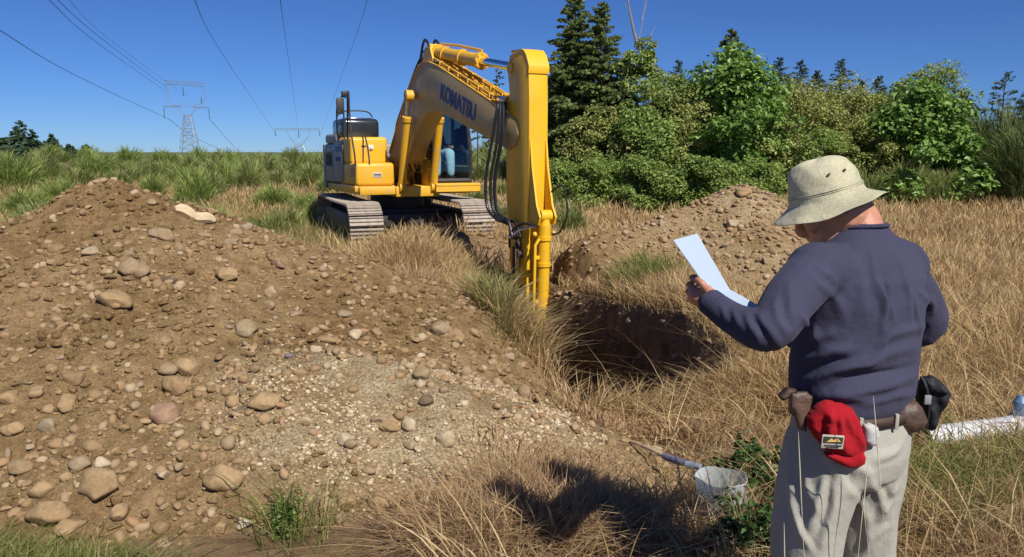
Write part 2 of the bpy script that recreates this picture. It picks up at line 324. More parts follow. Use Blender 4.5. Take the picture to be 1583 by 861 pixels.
# stones one can tell apart: px, py, width px, material, squash, label
big = [
 (180, 470, 62, M_stone_tan, (1, .7, .45), 'flat tan boulder jutting over a black hollow on the left heap'),
 (205, 425, 46, M_stone_grey, (1, .8, .75), 'upright grey cobble above the black hollow on the left heap'),
 (250, 368, 42, M_stone_grey, (1, .6, .5), 'long grey-green cobble high on the left heap right of its crest'),
 (350, 428, 40, M_stone_tan, (1, .75, .5), 'rounded brown cobble on the right shoulder of the left heap'),
 (380, 513, 38, M_stone_grey, (1, .9, .7), 'grey egg-shaped cobble among small ones mid left heap'),
 (263, 437, 28, M_stone_dark, (1, .6, .6), 'dark wedge-shaped stone in a crack of the left heap'),
 (290, 574, 40, M_stone_tan, (1, .8, .75), 'yellowish round cobble touching the pair in the middle of the left heap'),
 (261, 577, 34, M_stone_grey, (1, .8, .7), 'darker grey cobble leaning on the yellowish one on the left heap'),
 (274, 604, 46, M_stone_tan, (1, .8, .75), 'tan egg-shaped cobble resting below the yellowish round one'),
 (258, 648, 48, M_stone_pink, (1, .9, .8), 'pinkish angular cobble under the tan egg-shaped one'),
 (155, 758, 68, M_stone_tan, (1, .85, .8), 'largest brown boulder near the bottom left of the heap'),
 (343, 750, 62, M_stone_tan, (1, .8, .75), 'dark-sided brown boulder low in the middle of the heap'),
 (410, 628, 50, M_stone_tan, (1, .7, .6), 'pale brown boulder half buried beside the white gravel'),
 (680, 517, 38, M_stone_grey, (1, .85, .8), 'round olive-grey boulder at the foot of the green tussock'),
 (703, 527, 34, M_stone_tan, (1, .8, .7), 'brown boulder pressed against the olive-grey one by the tussock'),
 (810, 613, 26, M_stone_grey, (1, .9, .9), 'grey stone with a pale band at the right edge of the gravel'),
 (660, 624, 26, M_stone_dark, (1, .8, .7), 'dark angular stone standing in the pale gravel'),
 (633, 662, 24, M_stone_pale, (1, .95, .9), 'cream round cobble alone in the lower gravel'),
 (690, 684, 34, M_stone_pale, (1, .85, .8), 'pale lumpy cobble in the lower gravel near the dry grass'),
 (533, 687, 26, M_stone_pale, (1, .85, .9), 'white flat-faced cobble in the lower gravel'),
 (514, 602, 17, M_stone_pale, (.8, .6, 1.2), 'small pale upright stone near the top of the gravel'),
 (446, 552, 15, M_stone_blue, (1, .8, .6), 'small blue-grey stone beside the pale gravel'),
 (653, 583, 30, M_stone_grey, (1, .85, .75), 'round grey-brown cobble on the gravel crest'),
 (650, 597, 20, M_stone_pale, (1, .9, .7), 'pale cobble tucked under the grey-brown one on the gravel crest'),
 (143, 697, 36, M_stone_tan, (1, .8, .7), 'plump brown cobble above the largest boulder at lower left'),
 (125, 722, 36, M_stone_grey, (1, .75, .7), 'grey oval cobble left above the largest boulder'),
 (158, 720, 26, M_stone_pale, (1, .8, .7), 'cream cobble resting on the largest boulder at lower left'),
 (65, 762, 40, M_stone_tan, (1, .7, .6), 'angular tan boulder left of the largest one'),
 (75, 805, 66, M_stone_tan, (1, .7, .6), 'broad pale boulder at the bottom left over the green grass'),
 (15, 620, 32, M_stone_tan, (1, .8, .7), 'tan cobble at the left edge of the picture, mid heap'),
 (22, 668, 34, M_stone_tan, (1, .8, .6), 'brown slab at the left edge below the tan cobble'),
 (537, 780, 34, M_stone_tan, (1, .9, .8), 'tall brown stone at the lower edge of the gravel left of the dry grass'),
 (588, 782, 44, M_stone_tan, (1, .9, .8), 'brown boulder at the lower gravel edge touching the dry grass'),
 (830, 697, 26, M_stone_tan, (1, .7, .7), 'brown cobble at the right tip of the heap beside the shade'),
 (792, 750, 32, M_stone_grey, (1, .8, .7), 'grey boulder behind the bright green fern'),
 (505, 528, 34, M_stone_tan, (1, .55, .4), 'flat dark-brown stone above the pale gravel'),
 (1150, 300, 26, M_stone_tan, (1, .8, .55), 'tan boulder on the very top of the right heap'),
 (1088, 292, 14, M_stone_grey, (1, .7, .6), 'grey stone on the left of the right heap crest'),
 (1133, 350, 22, M_stone_pale, (1, .8, .7), 'pale cobble mid-slope on the right heap'),
 (1062, 312, 24, M_stone_tan, (1, .5, .4), 'flat reddish stone high on the left slope of the right heap'),
]
taken = []
for i, (px, py, wpx, m, sq, lab) in enumerate(big):
    p = hit(px, py); r = wpx/2*p.y/FPX*1.02
    o = put_stone(p.x, p.y, r, 100+i, m, sq, rz=random.uniform(-.4, .4), sink=.25, ang=.3)
    tag(o, lab, 'boulder' if wpx > 44 else 'stone', 'stones on the spoil heaps'); taken.append((p.x, p.y, r))
def free(x, y, r):
    return all((x-a)**2+(y-b)**2 > (r+c)**2*.8 for a, b, c in taken)
def zone(x, y):
    if y > 7.7: return 'right heap'
    if y > 5.6 and x < -1.7: return 'upper slope of the left heap'
    if x > -1.35 and y < 5.3: return 'gravelly lobe of the left heap'
    if x < -1.35 and y < 4.3: return 'lower slope of the left heap'
    return 'middle slope of the left heap'
cnt = 0; tries = 0
MATS = {'tan brown': M_stone_tan, 'grey': M_stone_grey, 'cream': M_stone_pale, 'dusty mixed-brown': M_stone}
while cnt < 258 and tries < 20000:
    tries += 1
    if random.random() < .8: px = random.uniform(0, 850); py = random.uniform(300, 850)
    else: px = random.uniform(870, 1260); py = random.uniform(290, 460)
    p = hit(px, py); x, y = p.x, p.y
    hgt = max(float(heapL(x, y)), float(heapR(x, y)))-float(base(x, y))
    if hgt < .0: continue
    right = y > 7.7; s = random.random()**2.2; r = (.022+.05*s) if not right else (.035+.05*s)
    if fbm(x*1.4, y*1.4, 2, 31) < random.uniform(-.5, .25): continue
    if not free(x, y, r): continue
    kind = random.choices(list(MATS), [4, 2, 1.1, 5])[0]
    if zone(x, y).startswith('gravelly') and random.random() < .45: kind = 'cream'
    o = put_stone(x, y, r, 1000+cnt, MATS[kind], (random.uniform(.9, 1.2), random.uniform(.55, .95), random.uniform(.4, .85)), sink=random.uniform(.2, .6), ang=random.uniform(.2, .8))
    size = 'large' if r > .055 else ('fist-sized' if r > .036 else 'small')
    tag(o, f'{size} {kind} cobble lying in loose soil on the {zone(x, y)}', 'stone', f'{size} {kind} cobbles on the {zone(x, y)}')
    taken.append((x, y, r)); cnt += 1
PL = lambda x, y: np.clip(1.35-((x+.5)/1.1)**2-((y-4.35)/.72)**2, 0, 1)
# the countless rest: pebbles and clods, each heap one object
def pebbles(name, N_, xr, yr, fh, rmin, rmax, m, label, pw=3., seed=3, dens=None, kind='stuff', anyh=False):
    r_ = np.random.default_rng(seed); x = r_.uniform(*xr, N_); y = r_.uniform(*yr, N_); h = fh(x, y); ok = (h > base(x, y)-.03) | anyh
    if dens is not None: ok &= r_.random(N_) < dens(x, y)
    x = x[ok]; y = y[ok]; h = h[ok]; n = len(x); rad = rmin+(rmax-rmin)*r_.random(n)**pw
    VV = []; FF = []; off = 0; Vs = [stone_shape(2 if k < 6 else 1, 50+k, .35 if k % 2 else .85)[0] for k in range(12)]
    for sub, ks in ((2, range(6)), (1, range(6, 12))):
        F = ICO[sub][1]
        sel = np.where(rad > rmin+(rmax-rmin)*.25)[0] if sub == 2 else np.where(rad <= rmin+(rmax-rmin)*.25)[0]
        kk = r_.integers(0, 6, len(sel)); B = np.array([Vs[list(ks)[0]+j] for j in range(6)])[kk]
        sq = np.stack([np.ones(len(sel)), r_.uniform(.6, 1, len(sel)), r_.uniform(.45, .85, len(sel))], -1)[:, None]; B = B*sq
        a = r_.uniform(0, 6.28, len(sel)); ca, sa = np.cos(a)[:, None], np.sin(a)[:, None]; tl = r_.normal(0, .35, len(sel))[:, None]
        X = B[..., 0]*ca-B[..., 1]*sa; Y = B[..., 0]*sa+B[..., 1]*ca; Z = B[..., 2]; Z2 = Z*np.cos(tl)-Y*np.sin(tl); Y = Y*np.cos(tl)+Z*np.sin(tl)
        rr = rad[sel][:, None]; W = np.stack([X*rr+x[sel][:, None], Y*rr+y[sel][:, None], Z2*rr+(h[sel]+rad[sel]*r_.uniform(-.2, .45, len(sel)))[:, None]], -1)
        VV.append(W.reshape(-1, 3)); FF.append((F[None]+(np.arange(len(sel))*B.shape[1])[:, None, None]+off).reshape(-1, 3)); off += W.shape[0]*W.shape[1]
    o = link(name, npmesh(name, np.concatenate(VV), np.concatenate(FF)), m); tag(o, label, 'gravel', kind=kind); return o
q = N('pebble'); r = rnd(q); ramp = q.ramp(r, [(0, (.22, .14, .07)), (.25, (.30, .20, .10)), (.45, (.37, .26, .14)), (.6, (.42, .31, .19)), (.75, (.30, .24, .17)), (.88, (.52, .43, .30)), (.95, (.40, .22, .12))], 'CONSTANT')
q.col(q.mix(.6, ramp, (.27, .172, .082))); q.set(Roughness=.9); q.bump(q.noise(70, 4, .6, q.pos()), .4, .005); M_peb = q.m
q = N('pale_pebble'); r = rnd(q); q.col(q.ramp(r, [(0, (.36, .26, .15)), (.3, (.44, .34, .21)), (.6, (.52, .42, .28)), (.85, (.38, .27, .16))], 'CONSTANT')); q.set(Roughness=.9); M_peb2 = q.m
pebbles('gravel', 34000, (-8, 1.1), (2.7, 7.2), heapL, .005, .045, M_peb, 'brown pebbles and clods covering the left spoil heap', 3.4, 3, lambda x, y: (.2+.8*ss(-.25, .35, fbm(x*1.5, y*1.5, 3, 31)))*(1-.6*ss(5.2, 6.2, y)))
pebbles('soil_clods', 26000, (-8, .4), (3.2, 7.4), heapL, .006, .042, M_heap, 'crumbly clods of brown soil lying over the left heap', 3., 13, lambda x, y: (.35+.65*ss(-.2, .3, fbm(x*1.7, y*1.7, 3, 37)))*(1-.93*PL(x, y)))
pebbles('pale_gravel', 36000, (-1.9, .6), (3.4, 5.5), heapL, .003, .018, M_peb2, 'whitish crushed gravel on the near right lobe of the left heap', 2.4, 4, lambda x, y: PL(x, y)*ss(-.35, .3, fbm(x*3, y*3, 3, 8)))
pebbles('gravel', 9000, (.3, 6.5), (8.2, 11.4), heapR, .008, .05, M_peb, 'tan pebbles and broken stone covering the right spoil heap', 2.6, 5, lambda x, y: .35+.65*ss(0, 2.5, x-.6))
pebbles('trench_stones', 6000, (-1, 2.3), (5.2, 11.6), ground, .008, .05, M_peb, 'stones and clods sticking out of the dark trench walls', 2.4, 16, lambda x, y: ((trench(x, y) < .02) & (trench(x, y) > -.3))*1., anyh=True)
pebbles('dirt_clods', 900, (-2.2, .5), (11.9, 13.6), base, .015, .07, M_heap, 'orange-brown clods of soil heaped at the far end of the trench', 2, 6)
# pale rotten slab on the left heap's right shoulder
M_wood = simple('weathered_wood', (.52, .40, .25), .85, 0, .25, 8, .5)
a = hit(272, 326); b = hit(333, 346); mb = MB(); pts = [a+(b-a)*t+Vector((0, 0, .015+.015*math.sin(t*9))) for t in np.linspace(0, 1, 10)]
mb.tube(pts, [.028, .045, .05, .047, .04, .05, .047, .05, .04, .02], 7); o = mb.build('wood_chunk', M_wood); tag(o, 'pale splintered piece of old wood on the right shoulder of the left heap', 'wood')
# ================================================================ vegetation
def blades(pos, h, wd, lean, seed=0, head=0., nseg=4):
    r_ = np.random.default_rng(seed); n = len(pos); T = np.array([0, .35, .7, 1.]); W = np.array([1, .8, .5+head*1.5, 0])
    a = r_.uniform(0, 6.28, n); wx = np.cos(a); wy = np.sin(a)
    L = []; jt = r_.normal(0, .075, (2, n))*h
    for t, ww in zip(T, W):
        jj = math.sin(t*5.2)*t; cx = pos[:, 0]+lean[:, 0]*h*t**1.7+jt[0]*jj; cy = pos[:, 1]+lean[:, 1]*h*t**1.7+jt[1]*jj; ll = np.hypot(lean[:, 0], lean[:, 1])
        cz = pos[:, 2]+h*(t-.28*np.minimum(ll, 1.6)*t**2.2)
        if ww > 0:
            L.append(np.stack([cx-wx*wd*ww/2, cy-wy*wd*ww/2, cz], -1)); L.append(np.stack([cx+wx*wd*ww/2, cy+wy*wd*ww/2, cz], -1))
        else: L.append(np.stack([cx, cy, cz], -1))
    V = np.stack(L, 1); m = V.shape[1]; i = (np.arange(n)*m)[:, None]
    Q = np.concatenate([i+np.array([0, 1, 3, 2]), i+np.array([2, 3, 5, 4])]); Tr = i+np.array([4, 5, 6]); return V.reshape(-1, 3), Q, Tr
def mkblades(name, pos, h, wd, lean, m, seed=0, head=0.):
    V, Q, Tr = blades(pos, h, wd, lean, seed, head); return link(name, npmesh(name, V, [Q, Tr]), m, None, True)
G_dry = leafmat('dry_grass', [(0, (.32, .20, .085)), (.3, (.52, .37, .175)), (.6, (.68, .51, .26)), (.85, (.82, .67, .38)), (1, (.42, .26, .12))], .4, .7, .15, (.36, .215, .10), .8)
G_red = leafmat('reddish_dry_grass', [(0, (.24, .135, .07)), (.4, (.38, .235, .125)), (.8, (.50, .34, .19)), (1, (.62, .47, .28))], .3, .7, .15, (.5, .36, .2), 1.6)
G_green = leafmat('green_grass', [(0, (.12, .15, .035)), (.5, (.20, .235, .06)), (.8, (.32, .32, .11)), (1, (.48, .41, .18))], .4, .6, .2)
def bare(x, y):                        # 1 where nothing grows
    b = base(x, y); z = np.zeros_like(x); t = trench(x, y)
    z = np.maximum(z, (t < .10+.12*fbm(x*2.5, y*2.5, 2, 79))*1.); z = np.maximum(z, (heapL(x, y) > b+.04+.10*fbm(x*3, y*3, 2, 77))*1.); z = np.maximum(z, (heapR(x, y) > b-.02+.08*fbm(x*3, y*3, 2, 78))*1.)
    z = np.maximum(z, (bumpf(x, y, -.78, 12.5, 1.15, .75, 1.) > .45)*1.); z = np.maximum(z, ((np.abs(x+.1+.25*(y-13)) < .35) & (y > 11.5) & (y < 12.6))*1.)
    z = np.maximum(z, ((x < -.30-.12*fbm(x*5, y*5, 2, 66)) & (y < 4.3))*1.)
    return z
def infrust(x, y, mar=1.): return np.abs(x) < .70*y+mar
LOW = lambda x, y: 1-.74*np.exp(-(((x-1.05)/.95)**2+((y-5.2)/.65)**2)**2)-.62*np.exp(-(((x-.55)/.62)**2+((y-4.15)/.65)**2)**2)   # trodden ground before the trench
def field(n, y0, y1, dens, hmin, hmax, wf, m, name, label, seed, clump=6, spread=.05, leanf=.45, head=0., xlim=None, hfun=None):
    r_ = np.random.default_rng(seed); nc = n//clump
    y = (y0**2+(y1**2-y0**2)*r_.random(nc*2))**.5; x = r_.uniform(-.72, .72, nc*2)*(y+1.2)
    if xlim: k = (x > xlim[0]) & (x < xlim[1]); x = x[k]; y = y[k]
    k = r_.random(len(x)) < dens(x, y); x = x[k][:nc]; y = y[k][:nc]; hc = r_.uniform(.55, 1.1, len(x)); ld = r_.normal(0, .22, (len(x), 2))
    X = np.repeat(x, clump); Y = np.repeat(y, clump); d = r_.normal(0, spread, (len(X), 2)); X = X+d[:, 0]*(1+.03*Y); Y = Y+d[:, 1]
    k = bare(X, Y) < .5; H = np.repeat(hc, clump)[k]*r_.uniform(hmin, hmax, k.sum()); LD = np.repeat(ld, clump, 0)[k]; X = X[k]; Y = Y[k]; d = d[k]
    if hfun is not None: H = H*hfun(X, Y)
    lean = LD+d/spread*leanf*.5+r_.normal(0, leanf*.45, (len(X), 2))
    Z = ground(X, Y)-.01; W_ = wf(Y)*r_.uniform(.6, 1.3, len(X))
    o = mkblades(name, np.stack([X, Y, Z], -1), H, W_, lean, m, seed, head); tag(o, label, 'grass', kind='stuff'); return len(X)
gpatch = lambda x, y: fbm(x*.22, y*.22, 3, 41)
leftgreen = lambda x, y: ss(.3, -3.0, x+.10*y)*ss(8, 12, y)
short_path = lambda x, y: 1-.75*np.exp(-(((x-.75)/.65)**2+((y-4.45)/.45)**2))
nearh = lambda x, y: LOW(x, y)*short_path(x, y)*(.5+.5*ss(-.3, .5, fbm(x*1.2, y*1.2, 3, 51)))
WN = lambda y: .0022+.0006*y
# near foreground, trench banks
field(60000, 2.6, 5.6, lambda x, y: .3+.7*ss(-.5, .2, fbm(x*1.6, y*1.6, 3, 44)), .12, .42, WN, G_red, 'dry_grass', 'reddish dry grass matted on the near ground before the trench', 11, 8, .05, .75, hfun=nearh)
field(16000, 2.6, 7.0, lambda x, y: .35+.65*ss(-.3, .3, fbm(x*1.4, y*1.4, 3, 46)), .25, .6, WN, G_dry, 'dry_grass', 'long straw-coloured grass standing by the near trench bank', 12, 12, .05, .7, .8, hfun=nearh)
field(75000, 5.4, 11.5, lambda x, y: .35+.65*ss(-.4, .3, fbm(x*1., y*1., 3, 45)), .2, .5, WN, G_dry, 'dry_grass', 'golden dry grass on the banks and the middle field', 13, 10, .07, .6, .4, hfun=lambda x, y: LOW(x, y)*(.7+.3*ss(1.6, 2.6, np.abs(x-.6))))
# a lush fringe on the trench lips
def fringe(n, seed, m, label, hmin, hmax):
    r_ = np.random.default_rng(seed); u = r_.uniform(-.35, TL+.2, n); side = np.where(r_.random(n) < .55, 1, -1); v = side*(.66+np.abs(r_.normal(0, .3, n)))
    e = r_.random(n) < .18; u = np.where(e, -np.abs(r_.normal(0, .25, n)), u); v = np.where(e, r_.uniform(-.75, .75, n), v)
    X = TA[0]+TU[0]*u+TN[0]*v; Y = TA[1]+TU[1]*u+TN[1]*v; k = trench(X, Y) > -.0; X = X[k]; Y = Y[k]; v = v[k]; u = u[k]; cl = fbm(X*4, Y*4, 2, 90)
    k = (cl > -.25) & (bare(X, Y+.0) < .5) | (trench(X, Y) < .06) & (u < TL-.6); X = X[k]; Y = Y[k]; v = v[k]; H = r_.uniform(hmin, hmax, len(X)); n = len(X)
    inw = -np.sign(v)*np.exp(-np.maximum(np.abs(v)-.68, 0)*7)*.45
    lean = np.stack([TN[0]*inw, TN[1]*inw-.1], -1)+r_.normal(0, .45, (n, 2)); o = mkblades('dry_grass', np.stack([X, Y, ground(X, Y)-.02], -1), H, WN(Y)*r_.uniform(.7, 1.5, n), lean, m, seed, .3); tag(o, label, 'grass', kind='stuff')
field(9000, 2.6, 7.5, lambda x, y: 1+0*x, .25, .6, lambda y: .003+.0006*y, G_dry, 'fallen_straw', 'pale broken straw lying flat over the near ground', 18, 3, .1, 2.6)
fringe(7000, 21, G_dry, 'bleached grass drooping over the lips of the trench', .15, .42)
fringe(2500, 22, G_red, 'brown dead grass hanging down the trench sides', .2, .4)
# left bank tussocks between the gravel and the trench
def patch(n, cx, cy, rx, ry, m, name, label, hmin, hmax, seed, lean0=(0, 0), leanf=.5, head=.3, wk=1.):
    r_ = np.random.default_rng(seed); X = cx+r_.normal(0, rx*.5, n); Y = cy+r_.normal(0, ry*.5, n); k = (bare(X, Y) < .5) | ((Y < 4.1) & (X < -.3)) | ((trench(X, Y) > .1) & (heapL(X, Y) < base(X, Y)+.25) & (heapR(X, Y) < base(X, Y)+.3)); X = X[k]; Y = Y[k]
    n = len(X); lean = r_.normal(0, leanf, (n, 2))+np.array(lean0)+np.stack([(X-cx)/rx, (Y-cy)/ry], -1)*.25
    o = mkblades(name, np.stack([X, Y, solid(X, Y)-.02], -1), r_.uniform(hmin, hmax, n)*LOW(X, Y), WN(Y)*wk*r_.uniform(.6, 1.4, n), lean, m, seed, head); tag(o, label, 'grass', kind='stuff')
patch(3600, -.25, 7.2, .45, .9, G_dry, 'dry_grass', 'tall feathery straw tussock on the left trench bank', .2, .4, 31)
patch(1100, -.2, 6.6, .35, .5, G_green, 'green_grass', 'grey-green rushes on the left trench bank beside two boulders', .28, .52, 32, wk=1.1)
patch(1500, .1, 6.6, .25, .5, G_dry, 'dry_grass', 'bleached grass arching toward the trench mouth', .25, .5, 33, (.35, 0))
patch(5200, -1.45, 10.6, .7, .9, G_dry, 'dry_grass', 'dry tussocks on the hump left of the trench head', .25, .5, 34, (.1, -.15), wk=1.1)
patch(3500, -.95, 9.0, .5, .6, G_red, 'dry_grass', 'brown tangled grass right of the left heap ridge', .2, .42, 35)
patch(5000, 1.8, 8.6, .7, 1., G_dry, 'dry_grass', 'bleached grass on the hump between trench and right heap', .15, .32, 36, (.1, .0), wk=1.)
patch(1600, 1.6, 9.1, .3, .4, G_green, 'green_grass', 'thin green grass on top of the hump before the right heap', .25, .45, 37)
patch(6500, .28, 3.55, .38, .42, G_red, 'dry_grass', 'pinkish dry grass clump in the foreground right of the heap', .15, .42, 38, leanf=.75)
patch(3400, -.08, 3.25, .34, .2, G_red, 'dry_grass', 'pinkish dry grass under the gravel at the bottom of the picture', .15, .38, 39, leanf=.75)
patch(4200, .95, 5.0, .5, .35, G_red, 'dry_grass', 'brown seeded grass in front of the trench mouth', .15, .4, 40, leanf=.45, head=1.)
patch(4200, 1.85, 5.4, .4, .45, G_dry, 'dry_grass', 'golden grass right of the trench mouth', .25, .55, 47, leanf=.55, head=.6)
patch(170, -1.0, 3.35, .2, .16, G_green, 'green_grass', 'sparse green weeds growing at the foot of the left heap', .15, .4, 41)
patch(2600, -1.95, 3.02, .45, .12, G_green, 'green_grass', 'fresh green grass at the bottom left corner', .06, .2, 42, leanf=.9)
patch(2200, -2.35, 3.05, .3, .12, G_green, 'green_grass', 'bright green grass under the broad pale boulder', .06, .22, 43, leanf=.8)
patch(1500, 2.25, 3.75, .45, .5, G_green, 'green_grass', 'yellowish green grass under the white pipe', .15, .35, 48, leanf=.8)
patch(900, 2.9, 3.9, .5, .4, G_green, 'green_grass', 'dull green grass at the right edge below the white pipe', .15, .4, 49, leanf=.6)
# middle and far field
farw = lambda y: .003+.0007*y
field(80000, 11, 20, lambda x, y: 1-.8*leftgreen(x, y)*(gpatch(x, y) > -.1), .24, .5, farw, G_dry, 'dry_grass', 'tall golden grass of the middle distance', 14, 12, .14, .4, .5)
field(95000, 20, 34, lambda x, y: 1-.7*leftgreen(x, y)*(gpatch(x, y) > -.1), .3, .6, farw, G_dry, 'dry_grass', 'tall golden grass in front of the thicket', 15, 14, .2, .4, .5)
field(22000, 7.5, 16, lambda x, y: .9*leftgreen(x, y+3)*(gpatch(x*2, y*2) > -.2), .3, .7, farw, G_green, 'green_grass', 'green grass growing among the straw left of the excavator', 16, 14, .12, .35)
field(24000, 16, 45, lambda x, y: leftgreen(x, y)*(gpatch(x, y) > -.3), .4, .9, farw, G_green, 'green_grass', 'green growth of the left background field', 17, 14, .25, .35)
# seeds of generic plant meshes ------------------------------------------------
def leafquads(c, size, nrm, seed, asp=.6, fold=.2, td=None):
    r_ = np.random.default_rng(seed); n = len(c); t = r_.normal(size=(n, 3)) if td is None else td+r_.normal(0, .35, (n, 3)); nrm = nrm/np.linalg.norm(nrm, axis=1)[:, None]; t -= nrm*(t*nrm).sum(1)[:, None]; t /= np.linalg.norm(t, axis=1)[:, None]
    b = np.cross(nrm, t); s = size[:, None] if np.ndim(size) else size
    V = np.stack([c-t*s/2, c+b*s*asp/2+nrm*s*fold, c+t*s/2, c-b*s*asp/2+nrm*s*fold], 1); i = (np.arange(n)*4)[:, None]
    return V.reshape(-1, 3), np.concatenate([i+np.array([0, 1, 2]), i+np.array([0, 2, 3])])
def limbs(mb, base_, top, r0, n, reach, seed, tz=(.25, .95), up=.5):
    r_ = random.Random(seed); base_ = Vector(base_); top = Vector(top); mid = base_.lerp(top, .5)+Vector((r_.uniform(-.1, .1), r_.uniform(-.1, .1), 0))*(top-base_).length*.3
    tr = spline([base_, mid, top], 5); mb.tube(tr, [r0*(1-.85*i/(len(tr)-1)) for i in range(len(tr))], 7)
    for k in range(n):
        t = r_.uniform(*tz); p = tr[int(t*(len(tr)-1))]; a = r_.uniform(0, 6.28); L = reach*(r_.uniform(.5, 1))*(1.1-.5*t)
        e = p+Vector((math.cos(a)*L, math.sin(a)*L, L*up*r_.uniform(.5, 1.5))); m_ = p.lerp(e, .5)+Vector((0, 0, L*.1)); mb.tube([p, m_, e], [r0*.38*(1-.6*t), r0*.22*(1-.6*t), r0*.05], 5)
M_bark = simple('bark', (.12, .09, .065), .9, 0, .3, 12, .5); M_deadbark = simple('dead_bark', (.22, .19, .17), .9, 0, .2, 10)
L_fir = leafmat('fir_needles', [(0, (.05, .08, .03)), (.6, (.085, .13, .045)), (1, (.15, .20, .07))], .15, .6)
L_farfir = leafmat('far_fir_needles', [(0, (.05, .09, .05)), (1, (.10, .15, .075))], .15, .6)
L_cedar = leafmat('cedar_leaves', [(0, (.11, .15, .045)), (.6, (.19, .24, .075)), (1, (.31, .36, .13))], .45, .6)
L_maple = leafmat('maple_leaves', [(0, (.11, .20, .035)), (.5, (.19, .32, .06)), (1, (.32, .48, .13))], .4, .45, .4)
L_alder = leafmat('alder_leaves', [(0, (.17, .23, .05)), (.5, (.28, .36, .085)), (1, (.44, .50, .17))], .35, .5, .3)
L_olive = leafmat('olive_leaves', [(0, (.20, .23, .055)), (.5, (.33, .36, .09)), (1, (.50, .50, .19))], .3, .55, .3)
L_bramble = leafmat('bramble_leaves', [(0, (.15, .22, .045)), (.5, (.26, .36, .08)), (1, (.42, .50, .16))], .4, .5, .3)
L_broom = leafmat('broom_twigs', [(0, (.15, .20, .05)), (.5, (.25, .30, .085)), (.85, (.38, .40, .15)), (1, (.48, .42, .2))], .3, .6)
L_darkbroom = leafmat('dark_broom_twigs', [(0, (.09, .12, .035)), (.5, (.15, .19, .055)), (1, (.24, .28, .10))], .25, .6)
def broadleaf(name, x, y, z, H, W_, m, nl, ls, seed, label, cat='tree', group=None, nclump=None, low=.0, flat=.55, depth=None, clr=1.):
    r_ = np.random.default_rng(seed); root = empty(name, (x, y, z)); depth = depth or W_
    mb = MB(); limbs(mb, (0, 0, -.1), (r_.normal(0, .05)*W_, 0, H*.85), .02+.018*H, 12, W_*.5, seed); mb.build('trunk', M_bark, root)
    nc = nclump or int(18+W_*H*3.2); hz = low+(1-low)*r_.random(nc)**.8
    prof = np.sin(np.pi*np.clip(.30+.66*hz, 0, 1))**.7*np.clip(r_.normal(1, .2, nc), .5, 1.5); ang = r_.uniform(0, 6.28, nc); rad = np.sqrt(r_.uniform(.15, 1, nc))*prof
    cc = np.stack([np.cos(ang)*rad*W_/2, np.sin(ang)*rad*depth/2, hz*H*.95*np.clip(r_.normal(1, .05, nc), .85, 1.08)], -1); cs = r_.uniform(.07, .19, nc)*min(W_, H)*clr
    k = r_.integers(0, nc, nl); d = r_.normal(size=(nl, 3)); d /= np.linalg.norm(d, axis=1)[:, None]; rr = r_.uniform(.45, 1.05, nl)**.6
    c = cc[k]+d*(cs[k]*rr)[:, None]*np.array([1.25, 1.25, .8]); c[:, 2] = np.clip(c[:, 2], .02, None)
    nr = d*.6+np.array([0, 0, .8])+r_.normal(0, .45, (nl, 3)); V, F = leafquads(c, ls*r_.uniform(.4, 1.5, nl), nr, seed, flat)
    link('crown', npmesh('crown', V, F), m, root, False); tag(root, label, cat, group); return root
def conifer(name, x, y, z, H, W_, m, seed, label, group=None, nb=110, sprays=70, droop=.25, gap=.0, low=.04, tw=.05, sl=.22, sparse=1.):
    r_ = np.random.default_rng(seed); root = empty(name, (x, y, z)); mb = MB(); tr = [Vector((0, 0, -.1)), Vector((r_.normal(0, .03), 0, H*.5)), Vector((0, 0, H))]; mb.tube(tr, [.018*H+.02, .012*H, .006], 7)
    C_, N_, Sz, Td = [], [], [], []
    for b in range(nb):
        t = low+(1-low)*(b+r_.random())/nb; t = min(t, .985); z0 = t*H; a = r_.uniform(0, 6.28); L = W_/2*((1-t)**.8)*r_.uniform(.5, 1.2)+.012*H+.02
        e = np.array([math.cos(a)*L, math.sin(a)*L, L*(.25-droop*1.6*(1-t)+.9*max(0, t-.75))]); p0 = np.array([0, 0, z0])
        if L > .15: mb.tube([p0, p0+e*.5+np.array([0, 0, L*.12]), p0+e], [.012*H*(1-t)*.5+.006, .008, .003], 4)
        ns = int(sprays*sparse*(.3+.9*L/(W_/2)))
        s = r_.uniform(.1, 1.05, ns)**.75; side = np.array([-math.sin(a), math.cos(a), 0]); off = r_.normal(0, .16, ns)*L*(1.15-s*.8)+0
        c = p0+e*s[:, None]+side*off[:, None]+np.array([0, 0, 1])*(L*.12*np.sin(np.pi*np.clip(s, 0, 1))-np.abs(off)*.35-r_.uniform(0, .08, ns))[:, None]
        C_.append(c); N_.append(r_.normal(0, .8, (ns, 3))+np.array([0, 0, .7])+0*c); Sz.append(sl*(.5+.7*r_.random(ns))*min(1.15, .38+.9*L/(W_/2))); Td.append(np.tile(e/L+np.array([0, 0, .1+.7*max(0, t-.7)]), (ns, 1))+side*np.sign(off)[:, None]*.5)
    c = np.concatenate(C_); V, F = leafquads(c, np.concatenate(Sz), np.concatenate(N_), seed, tw/sl*1.5, .05, np.concatenate(Td))
    mb.build('trunk', M_bark, root); link('crown', npmesh('crown', V, F), m, root, False); tag(root, label, 'tree', group); return root
def topz(px, py, Y): return P(px, py, Y).z
def gz(x, y): return float(ground(x, y))
